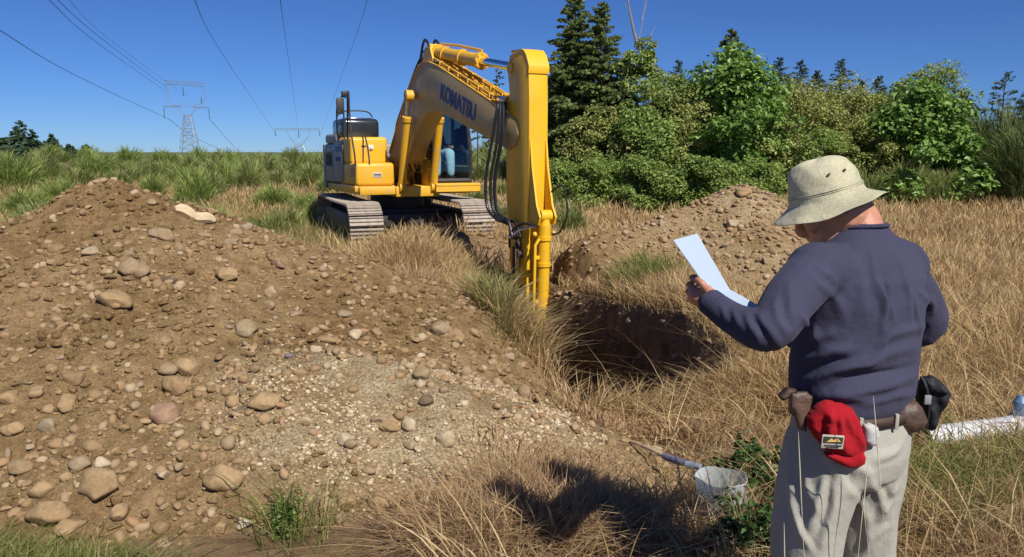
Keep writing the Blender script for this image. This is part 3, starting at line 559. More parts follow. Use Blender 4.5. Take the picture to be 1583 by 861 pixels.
def tree_at(kind, px, top, Y, wpx, m, label, seed, name=None, group='trees of the thicket', **k):
    p = P(px, 240, Y); z = gz(p.x, Y)-.05; H = topz(px, top, Y)-z; W_ = wpx/FPX*Y*(1.28 if Y > 20 else 1)
    if kind == 'c': return conifer(name or 'conifer_tree', p.x, Y, z, H, W_, m, seed, label, group, **k)
    return broadleaf(name or 'broadleaf_tree', p.x, Y, z, H, W_, m, k.pop('nl', 8000), k.pop('ls', .1), seed, label, k.pop('cat', 'tree'), group, **k)
tree_at('c', 886, -14, 27.5, 150, L_cedar, 'tallest dark conifer at the left end of the thicket, its top cut by the frame', 1, nb=300, sprays=200, sl=.2, tw=.06, droop=.15)
tree_at('c', 926, 2, 26.5, 140, L_cedar, 'second tall conifer crowding the tallest one from the right', 2, nb=280, sprays=200, sl=.2, tw=.06, droop=.15)
tree_at('c', 866, 95, 28.5, 100, L_cedar, 'low dark conifer right behind the digger arm', 3, nb=160, sprays=170, sl=.2, tw=.06)
tree_at('c', 769, 106, 44, 84, L_farfir, 'small far conifer seen between boom and arm of the excavator', 4, nb=60, sprays=40, group=None, sl=.3, tw=.09)
tree_at('b', 985, 66, 26, 78, L_alder, 'loose alder with pale leaves right of the two tall conifers', 5, nl=9000, ls=.13, clr=.9)
tree_at('b', 1030, 118, 25.5, 120, L_alder, 'dense mid-green tree between the alder and the bright maple', 6, nl=15000, ls=.10)
tree_at('c', 1122, 44, 28, 125, L_cedar, 'tall cedar with a crooked tip standing behind the bright maple', 8, nb=200, sprays=150, sl=.2, tw=.06)
tree_at('b', 1136, 82, 24.5, 118, L_maple, 'bright green maple with large leaves in front of the crooked cedar', 9, nl=17000, ls=.15, flat=.7, nclump=150)
tree_at('b', 992, 168, 24, 110, L_bramble, 'low yellow-green tree under the alder', 10, nl=11000, ls=.12)
tree_at('b', 1068, 150, 24.6, 100, L_olive, 'olive bush filling the gap left of the bright maple', 11, nl=12000, ls=.09)
tree_at('b', 1224, 132, 26, 130, L_olive, 'wide olive-green tree right of the bright maple', 12, nl=15000, ls=.09)
tree_at('b', 1300, 128, 26.5, 130, L_olive, 'olive-green tree behind the hat of the man', 13, nl=15000, ls=.09)
tree_at('b', 1362, 148, 27, 110, L_alder, 'mid-green tree left of the pale maple', 14, nl=11000, ls=.10)
tree_at('b', 1432, 108, 26, 120, L_alder, 'dark round crown rising over the pale maple', 15, nl=11000, ls=.11)
tree_at('b', 1425, 142, 23.8, 138, L_maple, 'pale maple with big drooping leaves near the right edge', 16, nl=12000, ls=.165, flat=.7)
for px, top, wp, lab in ((1044, 92, 40, 'far conifer peeping over the dense mid-green tree'), (1075, 100, 34, 'narrow far conifer left of the crooked cedar'), (1197, 88, 40, 'far conifer just right of the bright maple'), (1229, 92, 44, 'dark far conifer second to the right of the bright maple'), (1256, 108, 30, 'thin far conifer between two taller ones'), (1292, 90, 46, 'tallest far conifer above the olive trees, over the hat'), (1322, 122, 30, 'short far conifer right of the tallest far one'), (1352, 117, 36, 'far conifer left of the pale maple'), (1378, 126, 28, 'little far conifer touching the pale maple'), (1484, 138, 36, 'far conifer right of the pale maple'), (1582, 140, 40, 'far conifer cut by the right edge')):
    tree_at('c', px, top, 36+random.random()*4, wp*2.3, L_farfir, lab, px, group='far conifers above the thicket', nb=110, sprays=60, sl=.22, tw=.07, low=.35)
tree_at('c', 1542, 110, 34, 130, L_farfir, 'ragged open-branched conifer near the right edge', 30, nb=70, sprays=40, sl=.3, tw=.1, sparse=.7, group='far conifers above the thicket')
tree_at('b', 1190, 190, 24.8, 110, L_olive, 'leafy shrub in the shade right of the bright maple', 31, nl=11000, ls=.10, name='bush', cat='bush', group='bushes of the thicket')
tree_at('b', 1335, 185, 24.5, 120, L_olive, 'brownish green bush behind the hat brim', 32, nl=12000, ls=.09, name='bush', cat='bush', group='bushes of the thicket')
tree_at('b', 1265, 200, 24, 110, L_bramble, 'yellowish bush left behind the hat crown', 33, nl=10000, ls=.09, name='bush', cat='bush', group='bushes of the thicket')
tree_at('b', 925, 180, 25, 120, L_olive, 'dark bush at the feet of the two tall conifers', 34, nl=11000, ls=.10, name='bush', cat='bush', group='bushes of the thicket')
# dead tree
p = P(1010, 240, 29); root = None; mb = MB(); r_ = random.Random(5); zb = gz(p.x, 29)-.1
tip = P(968, -20, 29); tp = [Vector((p.x+.25, 29, zb)), P(1008, 120, 29), P(986, 70, 29), P(974, 20, 29), tip]; tr = spline(tp, 4); mb.tube(tr, [.11*(1-.9*i/(len(tr)-1)) for i in range(len(tr))], 6)
for a_, b_ in (((986, 70), (997, 0)), ((990, 80), (1014, 40)), ((978, 40), (966, 5)), ((983, 62), (972, 30)), ((992, 32), (1000, -8)), ((997, 95), (978, 66))):
    A = P(*a_, 29); B = P(*b_, 29+r_.uniform(-.4, .4)); mb.tube([A, A.lerp(B, .5)+Vector((.05, 0, .06)), B], [.025, .016, .006], 4)
o = mb.build('dead_tree', M_deadbark); tag(o, 'leafless grey dead tree poking out above the alder', 'tree')
# broom shrubs: upright whippy green twigs
def broom(name, x, y, H, W_, m, n, seed, label, group, wd=.012):
    r_ = np.random.default_rng(seed); root = empty(name, (x, y, gz(x, y)-.03)); mb = MB(); 
    for k in range(7):
        a = r_.uniform(0, 6.28); e = np.array([math.cos(a)*W_*.3, math.sin(a)*W_*.3, H*.6]); mb.tube([(0, 0, 0), e*.5+np.array([0, 0, .05*H]), e], [.02, .014, .006], 4)
    mb.build('stem', M_bark, root); a = r_.uniform(0, 6.28, n); rd = np.sqrt(r_.random(n)); X = np.cos(a)*rd*W_*.38; Y = np.sin(a)*rd*W_*.38
    top = 1-.35*rd**2; z0 = r_.uniform(.0, .62, n)*H*top; h = r_.uniform(.2, .42, n)*H*top+.05
    ph = np.floor(a*5/6.28*2); br = 1+.22*np.sin(ph*2.1+seed); lean = np.stack([np.cos(a), np.sin(a)], -1)*(.15+.45*rd[:, None])+r_.normal(0, .2, (n, 2))
    V, Q, T_ = blades(np.stack([X, Y, z0*br], -1), h*br, np.full(n, wd)*r_.uniform(.6, 1.4, n), lean, seed, .4); link('crown', npmesh('crown', V, [Q, T_]), m, root, True); tag(root, label, 'shrub', group)
    return root
def copy_plant(src, x, y, rz, sc, label, dz=0):
    c = src.copy(); C.objects.link(c); c.location = (x, y, gz(x, y)-.03+dz); c.rotation_euler = (0, 0, rz); c.scale = sc; c['label'] = label
    for ch in list(src.children): d = ch.copy(); C.objects.link(d); d.parent = c
    return c
gb = 'green broom shrubs of the left background'
protos = [broom('broom_shrub', P(px, 240, Y).x, Y, H, W_, L_broom if k % 3 else L_alder, 2600, 60+k, lab, gb, .016) for k, (px, Y, H, W_, lab) in enumerate(((300, 22, 1.25, 1.2, 'tallest green shrub right in front of the near pylon foot'), (100, 13, .95, 1., 'bright green broom shrub behind the crest of the left heap'), (385, 26, 1.2, 1.4, 'round green shrub on the skyline between the two pylons')))]
sk = [(20, 27, 1.4), (48, 18, 1.2), (60, 30, 1.5), (88, 22, 1.1), (118, 28, 1.3), (140, 15, .9), (150, 33, 1.4), (178, 26, 1.1), (203, 30, 1.05), (232, 24, 1.), (250, 34, 1.25), (268, 19, .8), (278, 28, 1.15), (322, 24, 1.3), (335, 34, 1.3), (350, 27, 1.2), (362, 16, .8), (402, 33, 1.35), (418, 22, .95), (432, 27, 1.25), (455, 33, 1.3), (470, 21, .9), (478, 27, 1.2), (500, 31, 1.3), (518, 25, 1.1), (12, 11.5, .9), (40, 10.5, .8), (70, 12, .9), (88, 16, 1.), (300, 13, .75), (330, 17, .8), (262, 14, .7), (440, 18, .8), (495, 19, .9), (750, 30, .9), (770, 24, .8), (862, 22, .8), (385, 14, .6), (410, 16.5, .7), (30, 21, 1.), (180, 20, .75)]
sk += [(10+i*18.5+random.uniform(-6, 6), random.uniform(38, 60), random.uniform(.9, 1.4)) for i in range(28)]
sk += [(px, Y, H) for px, Y, H in ((600, 32, 1.5), (640, 36, 1.6), (680, 30, 1.5), (715, 34, 1.6), (745, 29, 1.5), (775, 33, 1.6), (800, 30, 1.4), (840, 34, 1.8), (760, 42, 1.9), (700, 44, 1.9), (620, 44, 1.8), (570, 40, 1.6), (545, 34, 1.4), (735, 22, .9), (765, 19, .8))]
words = ['rounded', 'ragged', 'narrow', 'spreading', 'bushy', 'thin', 'tufted']
for k, (px, Y, H) in enumerate(sk):
    src = protos[k % 3]; x = P(px, 240, Y).x; s = H/1.15*(.85 if Y < 17 else .85 if Y < 25 else .92)
    where = 'by the left edge of the photo' if px < 100 else 'behind the left heap' if px < 250 else 'under the near pylon' if px < 340 else 'between the two pylons' if px < 440 else 'left of the excavator' if px < 540 else 'behind the excavator'
    dist = 'near' if Y < 17 else 'middle-distance' if Y < 25 else 'skyline'
    c = copy_plant(src, x, Y, random.uniform(0, 6.28), (s*random.uniform(.9, 1.5), s*1.2, s*random.uniform(.85, 1.1)), f'{words[k % 7]} {dist} green shrub {where}, {["brighter", "duller"][k % 2]} than its neighbours' if False else f'{dist} green broom shrub {where}')
    c['group'] = f'{dist} green shrubs {where}'
# dark feathery broom at the right end of the thicket
for k, (px, Y, H, W_, lab) in enumerate(((1498, 25, 2.6, 2.6, 'dark feathery broom bush right of the pale maple'), (1550, 24, 2.5, 2.8, 'largest dark broom bush at the right edge'), (1592, 22.5, 2.3, 2.2, 'dark broom bush cut off by the right edge'), (1400, 23, 1.3, 1.9, 'bright low broom bush under the pale maple'), (1462, 23, 1.2, 1.8, 'low broom bush between pale maple and dark broom'), (1340, 23, 1.0, 1.6, 'low grey-green broom bush behind the hat'))):
    broom('broom_shrub', P(px, 240, Y).x, Y, H*(1.12 if k < 3 else 1), W_, L_darkbroom if k < 3 else L_broom, 7000 if k < 3 else 4000, 80+k, lab, 'broom bushes at the right', .018)
# bramble band at the foot of the thicket
for k, px in enumerate((868, 905, 945, 985, 1025, 1066, 1100, 1140, 1180)):
    tree_at('b', px, (248, 246, 250, 247, 252, 246, 248, 250, 253)[k], (22.5, 21.8, 22.6, 21.5, 21.2, 21, 20.6, 21.4, 22)[k], 62, L_bramble, ('first bramble bush right of the digger arm', 'leafy bramble bush under the tallest conifer', 'bramble bush under the second tall conifer', 'yellowish bramble bush below the alder', 'bramble bush right of the yellowish one', 'bushy bramble above the left end of the right heap', 'dense bramble bush above the middle of the right heap', 'bramble bush over the top of the right heap', 'bramble bush between the right heap top and the hat')[k], 200+k, name='bramble_bush', cat='bush', group='bramble bushes in front of the thicket', nl=6500, ls=.09, low=-.0, clr=1.3)
broom('broom_shrub', P(884, 240, 17).x, 17, .85, .7, L_broom, 2200, 98, 'small green shrub in the straw just right of the digger arm', None, .012)
# far left trees
for px, top, wp, Y, k, lab in ((35, 186, 44, 58, 'c', 'tallest far fir at the left edge skyline'), (52, 200, 36, 57, 'c', 'fir touching the tallest one on its right at the left skyline'), (82, 207, 28, 62, 'c', 'pointed fir in the middle of the left skyline trees'), (108, 223, 24, 66, 'c', 'small fir right of the pointed one on the left skyline'), (134, 224, 24, 64, 'c', 'lone dark fir right of the other skyline trees'), (4, 212, 34, 60, 'b', 'dark bushy tree cut by the left edge'), (66, 224, 60, 66, 'b', 'low dark bush between the skyline firs')):
    tree_at(k, px, top, Y, wp, L_farfir, lab, 300+px, group='far trees of the left skyline', **({'nb': 60, 'sprays': 40, 'sl': .5, 'tw': .14} if k == 'c' else {'nl': 3500, 'ls': .28}))
# ferns and weeds near the camera
L_fern = leafmat('fern_leaves', [(0, (.10, .22, .05)), (1, (.20, .36, .10))], .4, .5, .3); L_weed = leafmat('weed_leaves', [(0, (.03, .075, .015)), (.6, (.055, .12, .022)), (1, (.12, .2, .05))], .35, .45, .4)
def fern(x, y, n, L, seed, label, m=L_fern, tilt=.55):
    r_ = np.random.default_rng(seed); z = float(solid(x, y)); root = empty('fern', (x, y, z-.02)); tag(root, label, 'plant')
    for f in range(n):
        a = 6.28*f/n+r_.uniform(-.3, .3); l = L*r_.uniform(.7, 1.1); T = np.linspace(0, 1, 16); d = np.array([math.cos(a), math.sin(a)])
        pts = np.stack([d[0]*l*T*tilt*1.4, d[1]*l*T*tilt*1.4, l*(T*.75-.45*T**2.2)], -1); C_ = []; VV = []; FF = []
        side = np.array([-d[1], d[0], 0])
        for i in range(2, 16):
            wv = l*.26*math.sin(math.pi*min(1, (T[i]+.12)/1.15))**.8
            for s in (-1, 1):
                b = pts[i]; tipv = b+side*s*wv+np.array([d[0], d[1], 0])*wv*.35-np.array([0, 0, .15])*wv; fw = np.array([d[0], d[1], 0])*l*.024
                o_ = len(VV); VV += [b-fw, (b+tipv)/2-fw*1.5, tipv, (b+tipv)/2+fw*1.5, b+fw]; FF += [(o_, o_+1, o_+2), (o_, o_+2, o_+3), (o_, o_+3, o_+4)]
        me = npmesh('frond', np.array(VV), np.array(FF)); link('frond', me, m, root, False)
p = hit(790, 788); fern(p.x, p.y-.03, 13, .21, 1, 'bright green fern at the foot of the gravel beside dry grass')
p = hit(775, 412); fern(.12, 8.6, 9, .6, 2, 'dull green bracken growing beside the digger arm', L_alder)
def weed(x, y, W_, H, n, ls, seed, label, m=L_weed):
    r_ = np.random.default_rng(seed); z = float(solid(x, y)); root = empty('weed_plant', (x, y, z)); tag(root, label, 'plant'); mb = MB(); C_ = []
    for k in range(26):
        a = r_.uniform(0, 6.28); q_ = np.sqrt(r_.random()); e = np.array([math.cos(a)*W_/2*q_, math.sin(a)*W_/2*q_, H*r_.uniform(.45, 1)*(1-.4*q_)]); mb.tube([(e[0]*.4, e[1]*.4, -.02), e*.6+np.array([0, 0, .06]), e], [.004, .003, .0015], 4)
        t = r_.uniform(.1, 1.02, n//26); C_.append(e*t[:, None]*np.array([.6, .6, 1])+e*np.array([.4, .4, 0])+r_.normal(0, .02, (len(t), 3)))
    c = np.concatenate(C_); V, F = leafquads(c, ls*r_.uniform(.6, 1.4, len(c)), r_.normal(0, .5, c.shape)+np.array([0, 0, .9]), seed, .6); mb.build('stem', L_weed, root); link('leaves', npmesh('leaves', V, F), m, root, False)
wg = G(1160, 760); weed(wg.x, wg.y, .5, .34, 2600, .035, 5, 'dark leafy green weed behind the clear tub'); wg = G(1165, 850); weed(wg.x, wg.y, .42, .3, 1800, .035, 6, 'dark green weed in the shade right of the clear tub'); weed(-1.05, 3.38, .26, .30, 240, .022, 7, 'thin leafy weed at the foot of the left heap', L_bramble)
# pale flowering stalks in front of the trousers
M_stalk = simple('pale_stalk', (.62, .56, .42), .8)
def stalks(n, pts, label, seed):
    r_ = np.random.default_rng(seed)
    for i, (px, top) in enumerate(pts):
        Y = r_.uniform(2.05, 2.2); a = P(px[0], px[1], Y); b = P(*top, Y-.03); a.z = min(a.z, .1); mb = MB(); m_ = a.lerp(b, .5)+Vector((.012, 0, 0)); tr = spline([Vector((a.x+.05, a.y, 0)), m_, b], 6)
        mb.tube(tr, [.0008]*(len(tr)-4)+[.0014, .0016, .0012, .0005], 5); o = mb.build('grass_stalk', M_stalk); tag(o, label[i], 'grass stalk', 'single grass stalks before the trousers')
stalks(5, [((1260, 861), (1234, 668)), ((1400, 861), (1350, 612)), ((1310, 861), (1343, 706)), ((1375, 861), (1333, 765)), ((1222, 861), (1212, 808))], ['tall pale grass stalk in front of the left trouser leg', 'tallest pale grass stalk rising to the belt over the right trouser leg', 'faint grass stalk between the trouser legs', 'short bent grass stalk over the right trouser leg', 'shortest grass stalk at the lower edge of the left trouser leg'], 3)
# ================================================================ power line
M_steel = simple('galvanised_steel', (.34, .37, .42), .5, .6, .1, 2); M_wire = simple('wire', (.05, .055, .07), .6, .3, .05, 2); M_insul = simple('insulator_glass', (.07, .10, .12), .35, 0, .1, 5)
def pylon(cx, Y, zb, top_px, pxs, label, style, r=.14):
    # everything in metres around the pylon's foot; k converts photo pixels at that distance
    k = Y/FPX; x0 = P(cx, 240, Y).x; root = empty('pylon', (x0, Y, zb)); tag(root, label, 'pylon', 'transmission pylons')
    root.rotation_euler = (0, 0, R(12)); 
    def q(px, py, y=0): return Vector(((px-cx)*k, y, P(cx, py, Y).z-zb))
    mb = MB(); bar = lambda a, b, rr=r: mb.cyl(a, b, rr, n=5)
    yb, yt = (240, 178) if style == 0 else (236, 224)
    wb, wt, = (14, 5) if style == 0 else (10, 6)
    n = 6 if style == 0 else 2; d = 3*k*1.2
    for s in (-1, 1):
        for e in (-1, 1): bar(q(cx+s*wb, yb, e*wb*k), q(cx+s*wt, yt, e*wt*k), r*1.25)
    for i in range(n):
        t0, t1 = i/n, (i+1)/n; L = lambda t: (wb+(wt-wb)*t, yb+(yt-yb)*t); (w0, y0), (w1, y1) = L(t0), L(t1)
        for e in (-1, 1):
            bar(q(cx-w0, y0, e*w0*k), q(cx+w1, y1, e*w1*k)); bar(q(cx+w0, y0, e*w0*k), q(cx-w1, y1, e*w1*k)); bar(q(cx-w1, y1, e*w1*k), q(cx+w1, y1, e*w1*k)); bar(q(cx+e*w0, y0, -w0*k), q(cx+e*w1, y1, w1*k))
    b_ = mb.build('lattice_body', M_steel, root)
    mb = MB(); bar = lambda a, b, rr=r: mb.cyl(a, b, rr, n=5)
    def truss(a, b, h, m):
        A0, B0 = Vector(a), Vector(b)
        for e in (-1, 1):
            off = Vector((0, e*h*.5, 0)); bar(A0+off, B0+off); 
            up = Vector((0, e*h*.5, h))
            if h > 0: bar(A0+up, B0+up)
        for i in range(m):
            p0 = A0.lerp(B0, i/m); p1 = A0.lerp(B0, (i+.5)/m)+Vector((0, 0, h)); p2 = A0.lerp(B0, (i+1)/m); bar(p0, p1, r*.7); bar(p1, p2, r*.7)
    if style == 0:
        truss(q(cx-31, 130), q(cx+27, 133), 5*k, 7); truss(q(cx-33, 166), q(cx-8, 165), 1.5*k, 3); truss(q(cx+8, 166), q(cx+31, 167), 1.5*k, 3)
        for s in (-1, 1):
            for dd in (0, 3):
                bar(q(cx+s*(4+dd*.3), 178), q(cx+s*(15+dd), 163+dd)); bar(q(cx+s*(15+dd), 163+dd), q(cx+s*(25+dd), 153)); bar(q(cx+s*(25+dd), 153), q(cx+s*(28-dd), 130))
        bar(q(cx-14, 158), q(cx+3, 166)); bar(q(cx+3, 166), q(cx+16, 160))
        ins = ((cx-33, 167, 183, 0), (cx-4, 135, 149, 0), (cx+31, 168, 184, 0), (cx+21, 150, 160, 0))
    else:
        truss(q(cx-35, 201), q(cx+31, 201), 2.5*k, 9)
        for s in (-1, 1): bar(q(cx+s*5, 224), q(cx+s*14, 212), r*1.2); bar(q(cx+s*14, 212), q(cx+s*17, 201), r*1.2); bar(q(cx, 224), q(cx+s*14, 212))
        ins = ((cx-34, 202, 211, 0), (cx, 202, 213, 0), (cx+31, 202, 211, 0))
    mb.build('crossarm', M_steel, root)
    for a in ins:
        mb = MB(); t_, b2 = q(a[0], a[1]), q(a[0], a[2]); n_ = 9
        for i in range(n_): c0 = t_.lerp(b2, (i+.1)/n_); c1 = t_.lerp(b2, (i+.75)/n_); mb.cyl(c0, c1, r*2.6, r*1.6, 6)
        mb.cyl(t_, b2, r*.8, n=4); mb.build('insulator', M_insul, root)
    return root
pylon(294, 330, 1.2, 125, None, 'nearer lattice pylon with hoop-shaped head and three long insulators', 0, .085)
pylon(463, 640, 1.2, 200, None, 'farther pylon with flat crossarm low over the shrubs', 1, .14)
def wire(pts, r, label, sag=None):
    mb = MB(); mb.tube(spline([Vector(p) for p in pts], 16), r, 5); o = mb.build('power_line', M_wire); tag(o, label, 'cable', 'overhead power lines')
def wpts(a, Ya, b, Yb, c=None, ext=1.): 
    A = P(*a, Ya); B = P(*b, Yb); M_ = P(*c, (Ya*Yb)**.5*1.05) if c else None; L = [A, M_, B] if c else [A, B]
    E = B+(B-L[-2]).normalized()*40; L.append(E); return L
wire(wpts((261, 184), 330, (-30, 28), 95, (120, 118)), .06, 'lowest power line crossing the sky at the far left')
wire(wpts((258, 142), 330, (60, -16), 90, (150, 66)), .05, 'left line of the close pair running to the near pylon')
wire(wpts((262, 139), 330, (72, -16), 92, (160, 62)), .05, 'right line of the close pair running to the near pylon')
wire(wpts((290, 150), 330, (92, -16), 96, (172, 63)), .03, 'faint third line right of the close pair')
wire(wpts((429, 211), 640, (293, -16), 90, (352, 96)), .055, 'power line falling to the left arm of the far pylon')
wire(wpts((463, 213), 640, (431, -16), 90, (446, 92)), .05, 'nearly upright power line ending at the middle of the far pylon')
wire(wpts((494, 211), 640, (569, -16), 90, (545, 70)), .05, 'power line leaning right above the excavator cab corner')
wire([P(261, 184, 330), P(300, 212, 480), P(352, 236, 640)], .1, 'faint line sinking behind the near pylon on the left'); wire([P(325, 185, 330), P(345, 208, 480), P(372, 238, 640)], .1, 'faint line sinking right of the near pylon')

# ================================================================ excavator
def paint(name, c, dust=.55):
    q = N(name); p = q.tc(); n1 = q.noise(1.3, 5, .6, p); n2 = q.noise(7, 8, .75, p); n3 = q.noise(45, 4, .7, p)
    b = q.mix(q.ramp(n1, [(.3, (0, 0, 0)), (.75, (1, 1, 1))]), c, tuple(x*.82 for x in c)); f = q.ramp(n2, [(.44, (0, 0, 0)), (.70, (dust,)*3)]); b = q.mix(f, b, (.42, .30, .16))
    ch = q.ramp(n3, [(.70, (0, 0, 0)), (.73, (1, 1, 1))]); b = q.mix(q.math('MULTIPLY', ch, .45), b, (.12, .08, .05)); q.col(b); q.set(Roughness=q.math('ADD', q.math('MULTIPLY', f, .4), .42)); q.bump(n2, .05, .01); return q.m
Y_ = paint('yellow_paint', (.80, .43, .012)); Y_stick = paint('fresh_yellow_paint', (.84, .47, .010), .15); Y_boom = paint('shaded_weathered_yellow_paint', (.50, .36, .12), .85)  # boom yellow greyed: its side's shade put into the colour, plus dust and wear
M_blk = simple('black_steel', (.022, .022, .024), .5, 0, .3, 8, 0, .4, (.14, .10, .07)); M_rub = simple('rubber_hose', (.015, .015, .017), .45); M_chr = simple('chrome_rod', (.75, .77, .8), .12, 1, .03)
M_gry = simple('grey_paint', (.20, .22, .23), .45, 0, .15, 3, 0, .4); M_hood = simple('dark_glossy_hood', (.06, .07, .08), .2, .6, .2, 3); M_seal = simple('white_lamp', (.8, .8, .78), .4)
M_trk = simple('dusty_track_steel', (.33, .28, .23), .6, .25, .3, 9, .3, .6, (.45, .37, .28)); M_blue = simple('blue_lettering', (.015, .045, .22), .5, 0, .1)
q = N('cab_glass'); q.set(Roughness=.03); q.b.inputs['Base Color'].default_value = (.5, .6, .6, 1); q.b.inputs['Transmission Weight'].default_value = 0; q.b.inputs['Metallic'].default_value = 0
tr_ = q.n('ShaderNodeBsdfTransparent'); tr_.inputs[0].default_value = (.80, .88, .87, 1); mx = q.n('ShaderNodeMixShader'); fr = q.n('ShaderNodeFresnel'); fr.inputs[0].default_value = 1.5
gl = q.n('ShaderNodeBsdfGlossy'); gl.inputs['Roughness'].default_value = .03; q.l(fr.outputs[0], mx.inputs[0]); q.l(tr_.outputs[0], mx.inputs[1]); q.l(gl.outputs[0], mx.inputs[2]); q.l(mx.outputs[0], q.o.inputs[0]); M_glass = q.m
EX = (-2.42, 16.4, -.14); EXR = R(-65.2)
ex = empty('excavator', EX, EXR); tag(ex, 'yellow crawler excavator with raised boom, its arm reaching down into the trench', 'excavator')
ex.scale = (1, .88, 1)
def exw(v): return Matrix.Translation(EX) @ Matrix.Rotation(EXR, 4, 'Z') @ Vector((v[0], v[1]*.88, v[2]))
# --- crawler tracks
TR = R(-4); ca, sa = math.cos(TR), math.sin(TR)
def track_pt(s):                       # closed path in the track's own XZ
    r = .43; Lh = 1.78; L = 2*2*Lh+2*math.pi*r; s = (s % 1)*L
    if s < 2*Lh: return (-Lh+s, .93-.02*math.sin(math.pi*s/(2*Lh)), 0)
    s -= 2*Lh
    if s < math.pi*r: a = s/r; return (Lh+r*math.sin(a), .5+r*math.cos(a), a)
    s -= math.pi*r
    if s < 2*Lh: return (Lh-s, .07, math.pi)
    s -= 2*Lh; a = s/r; return (-Lh-r*math.sin(a), .5-r*math.cos(a), math.pi+a)
mb = MB(); mb.box((0, 0, 0), (.185, .70, .03), bev=.006, seg=1)
for xx in (-.07, 0, .07): mb.box((xx, 0, .025), (.022, .69, .035), bev=.006, seg=1)
shoe0 = mb.build('track_shoe', M_trk); first = True
for sgn in (-1, 1):
    tb = MB(); yy = sgn*1.21
    tb.prism([(-1.7, .25), (1.6, .25), (1.75, .5), (1.6, .72), (-1.6, .72), (-1.8, .5)], -.2, .2, .03); t = tb.build('crawler_track', M_blk, ex); t.location = (0, 0, 0); t.matrix_local = Matrix.Rotation(TR, 4, 'Z') @ Matrix.Translation((0, yy, 0))
    for k in range(6): wb = MB(); wb.cyl((-1.35+k*.54, -.15, .2), (-1.35+k*.54, .15, .2), .11, n=18); inherit(wb.build('roller', M_blk), t)
    for k, nm in ((-1, 'sprocket'), (1, 'idler_wheel')): wb = MB(); wb.cyl((k*1.78, -.09, .5), (k*1.78, .09, .5), .37, n=26); wb.cyl((k*1.78, -.13, .5), (k*1.78, .13, .5), .12, n=16); inherit(wb.build(nm, M_blk), t)
    NS = 46
    for k in range(NS):
        s = shoe0 if first else shoe0.copy()
        if not first: C.objects.link(s)
        first = False; x, z, a = track_pt(k/NS+.003); s.parent = t; s.location = (x, 0, z); s.rotation_euler = (0, a, 0)
mb = MB(); mb.box((0, 0, .62), (1.5, 1.9, .3), bev=.04); mb.cyl((0, 0, .7), (0, 0, 1.08), .62, n=32)
for sx_ in (-1, 1): mb.box((sx_*.75, 0, .55), (.4, 2.3, .26), bev=.03)
mb.build('undercarriage_frame', M_blk, ex)
# --- house
mb = MB(); mb.box((-.2, 0, 1.16), (3.2, 2.56, .15), bev=.02); mb.box((.95, 0, 1.14), (1.0, 1.0, .2), bev=.02); mb.build('revolving_frame', Y_, ex)
pl = [(-1.6, -1.35), (-2.0, -1.2), (-2.25, -.8), (-2.35, 0), (-2.25, .8), (-2.0, 1.2), (-1.6, 1.35)]
mb = MB(); mb.rings([[(x, y, z) for x, y in pl]+[(-1.5, 1.33, z), (-1.5, -1.33, z)] for z in (1.12, 1.2, 1.95, 2.05)]); o = mb.build('counterweight', M_gry, ex)
mb = MB(); mb.box((-.95, 0, 1.66), (1.3, 2.6, .82), bev=.06, seg=3); mb.build('engine_housing', M_gry, ex)
mb = MB(); mb.box((-1.0, -.85, 2.17), (1.1, .9, .2), bev=.06, seg=3); mb.build('rear_hood', M_gry, ex)
mb = MB(); mb.box((-.55, -.80, 2.36), (1.0, .88, .42), bev=.10, seg=4); h = mb.build('engine_hood', M_hood, ex)
mb = MB(); mb.box((-.55, -.80, 2.575), (.7, .6, .02), bev=.008); inherit(mb.build('hood_top_plate', M_chr), h)
mb = MB(); mb.box((.35, -.9, 1.92), (1.05, .84, .52), bev=.07, seg=4); up = mb.build('upper_tool_box', Y_, ex)
mb = MB(); mb.box((.887, -.86, 1.98), (.03, .11, .09), bev=.015); mb.ball((.90, -.86, 1.98), .04, 10); inherit(mb.build('work_lamp', M_seal), up)
mb = MB(); mb.box((.876, -1.02, 2.0), (.01, .1, .03)); inherit(mb.build('latch', M_blk), up)
mb = MB(); mb.box((.62, -.90, 1.47), (1.35, .86, .44), bev=.07, seg=4); lo = mb.build('lower_tool_box', Y_, ex)
mb = MB(); mb.box((1.298, -.86, 1.46), (.012, .20, .09), bev=.004); inherit(mb.build('warning_plate', simple('plate', (.55, .52, .45), .5)), lo)
mb = MB(); mb.box((1.306, -.86, 1.475), (.004, .16, .02)); mb.box((1.306, -.86, 1.445), (.004, .16, .012)); inherit(mb.build('warning_print', M_blk), lo)
mb = MB(); mb.box((.6, -.9, 1.2), (1.3, .9, .12), bev=.02); mb.build('step_plate', Y_, ex)
mb = MB(); mb.box((-.1, -1.337, 1.7), (.8, .02, .8), bev=.006); mb.box((-1.05, -1.31, 1.62), (1.0, .03, .7), bev=.01); sp = mb.build('side_door', M_gry, ex)
for i, xx in enumerate(range(7)): 
    mb = MB() if i == 0 else mb; mb.box((-1.35+.09*i, -1.33, 1.75), (.04, .02, .3))
inherit(mb.build('louvre', M_blk), sp)
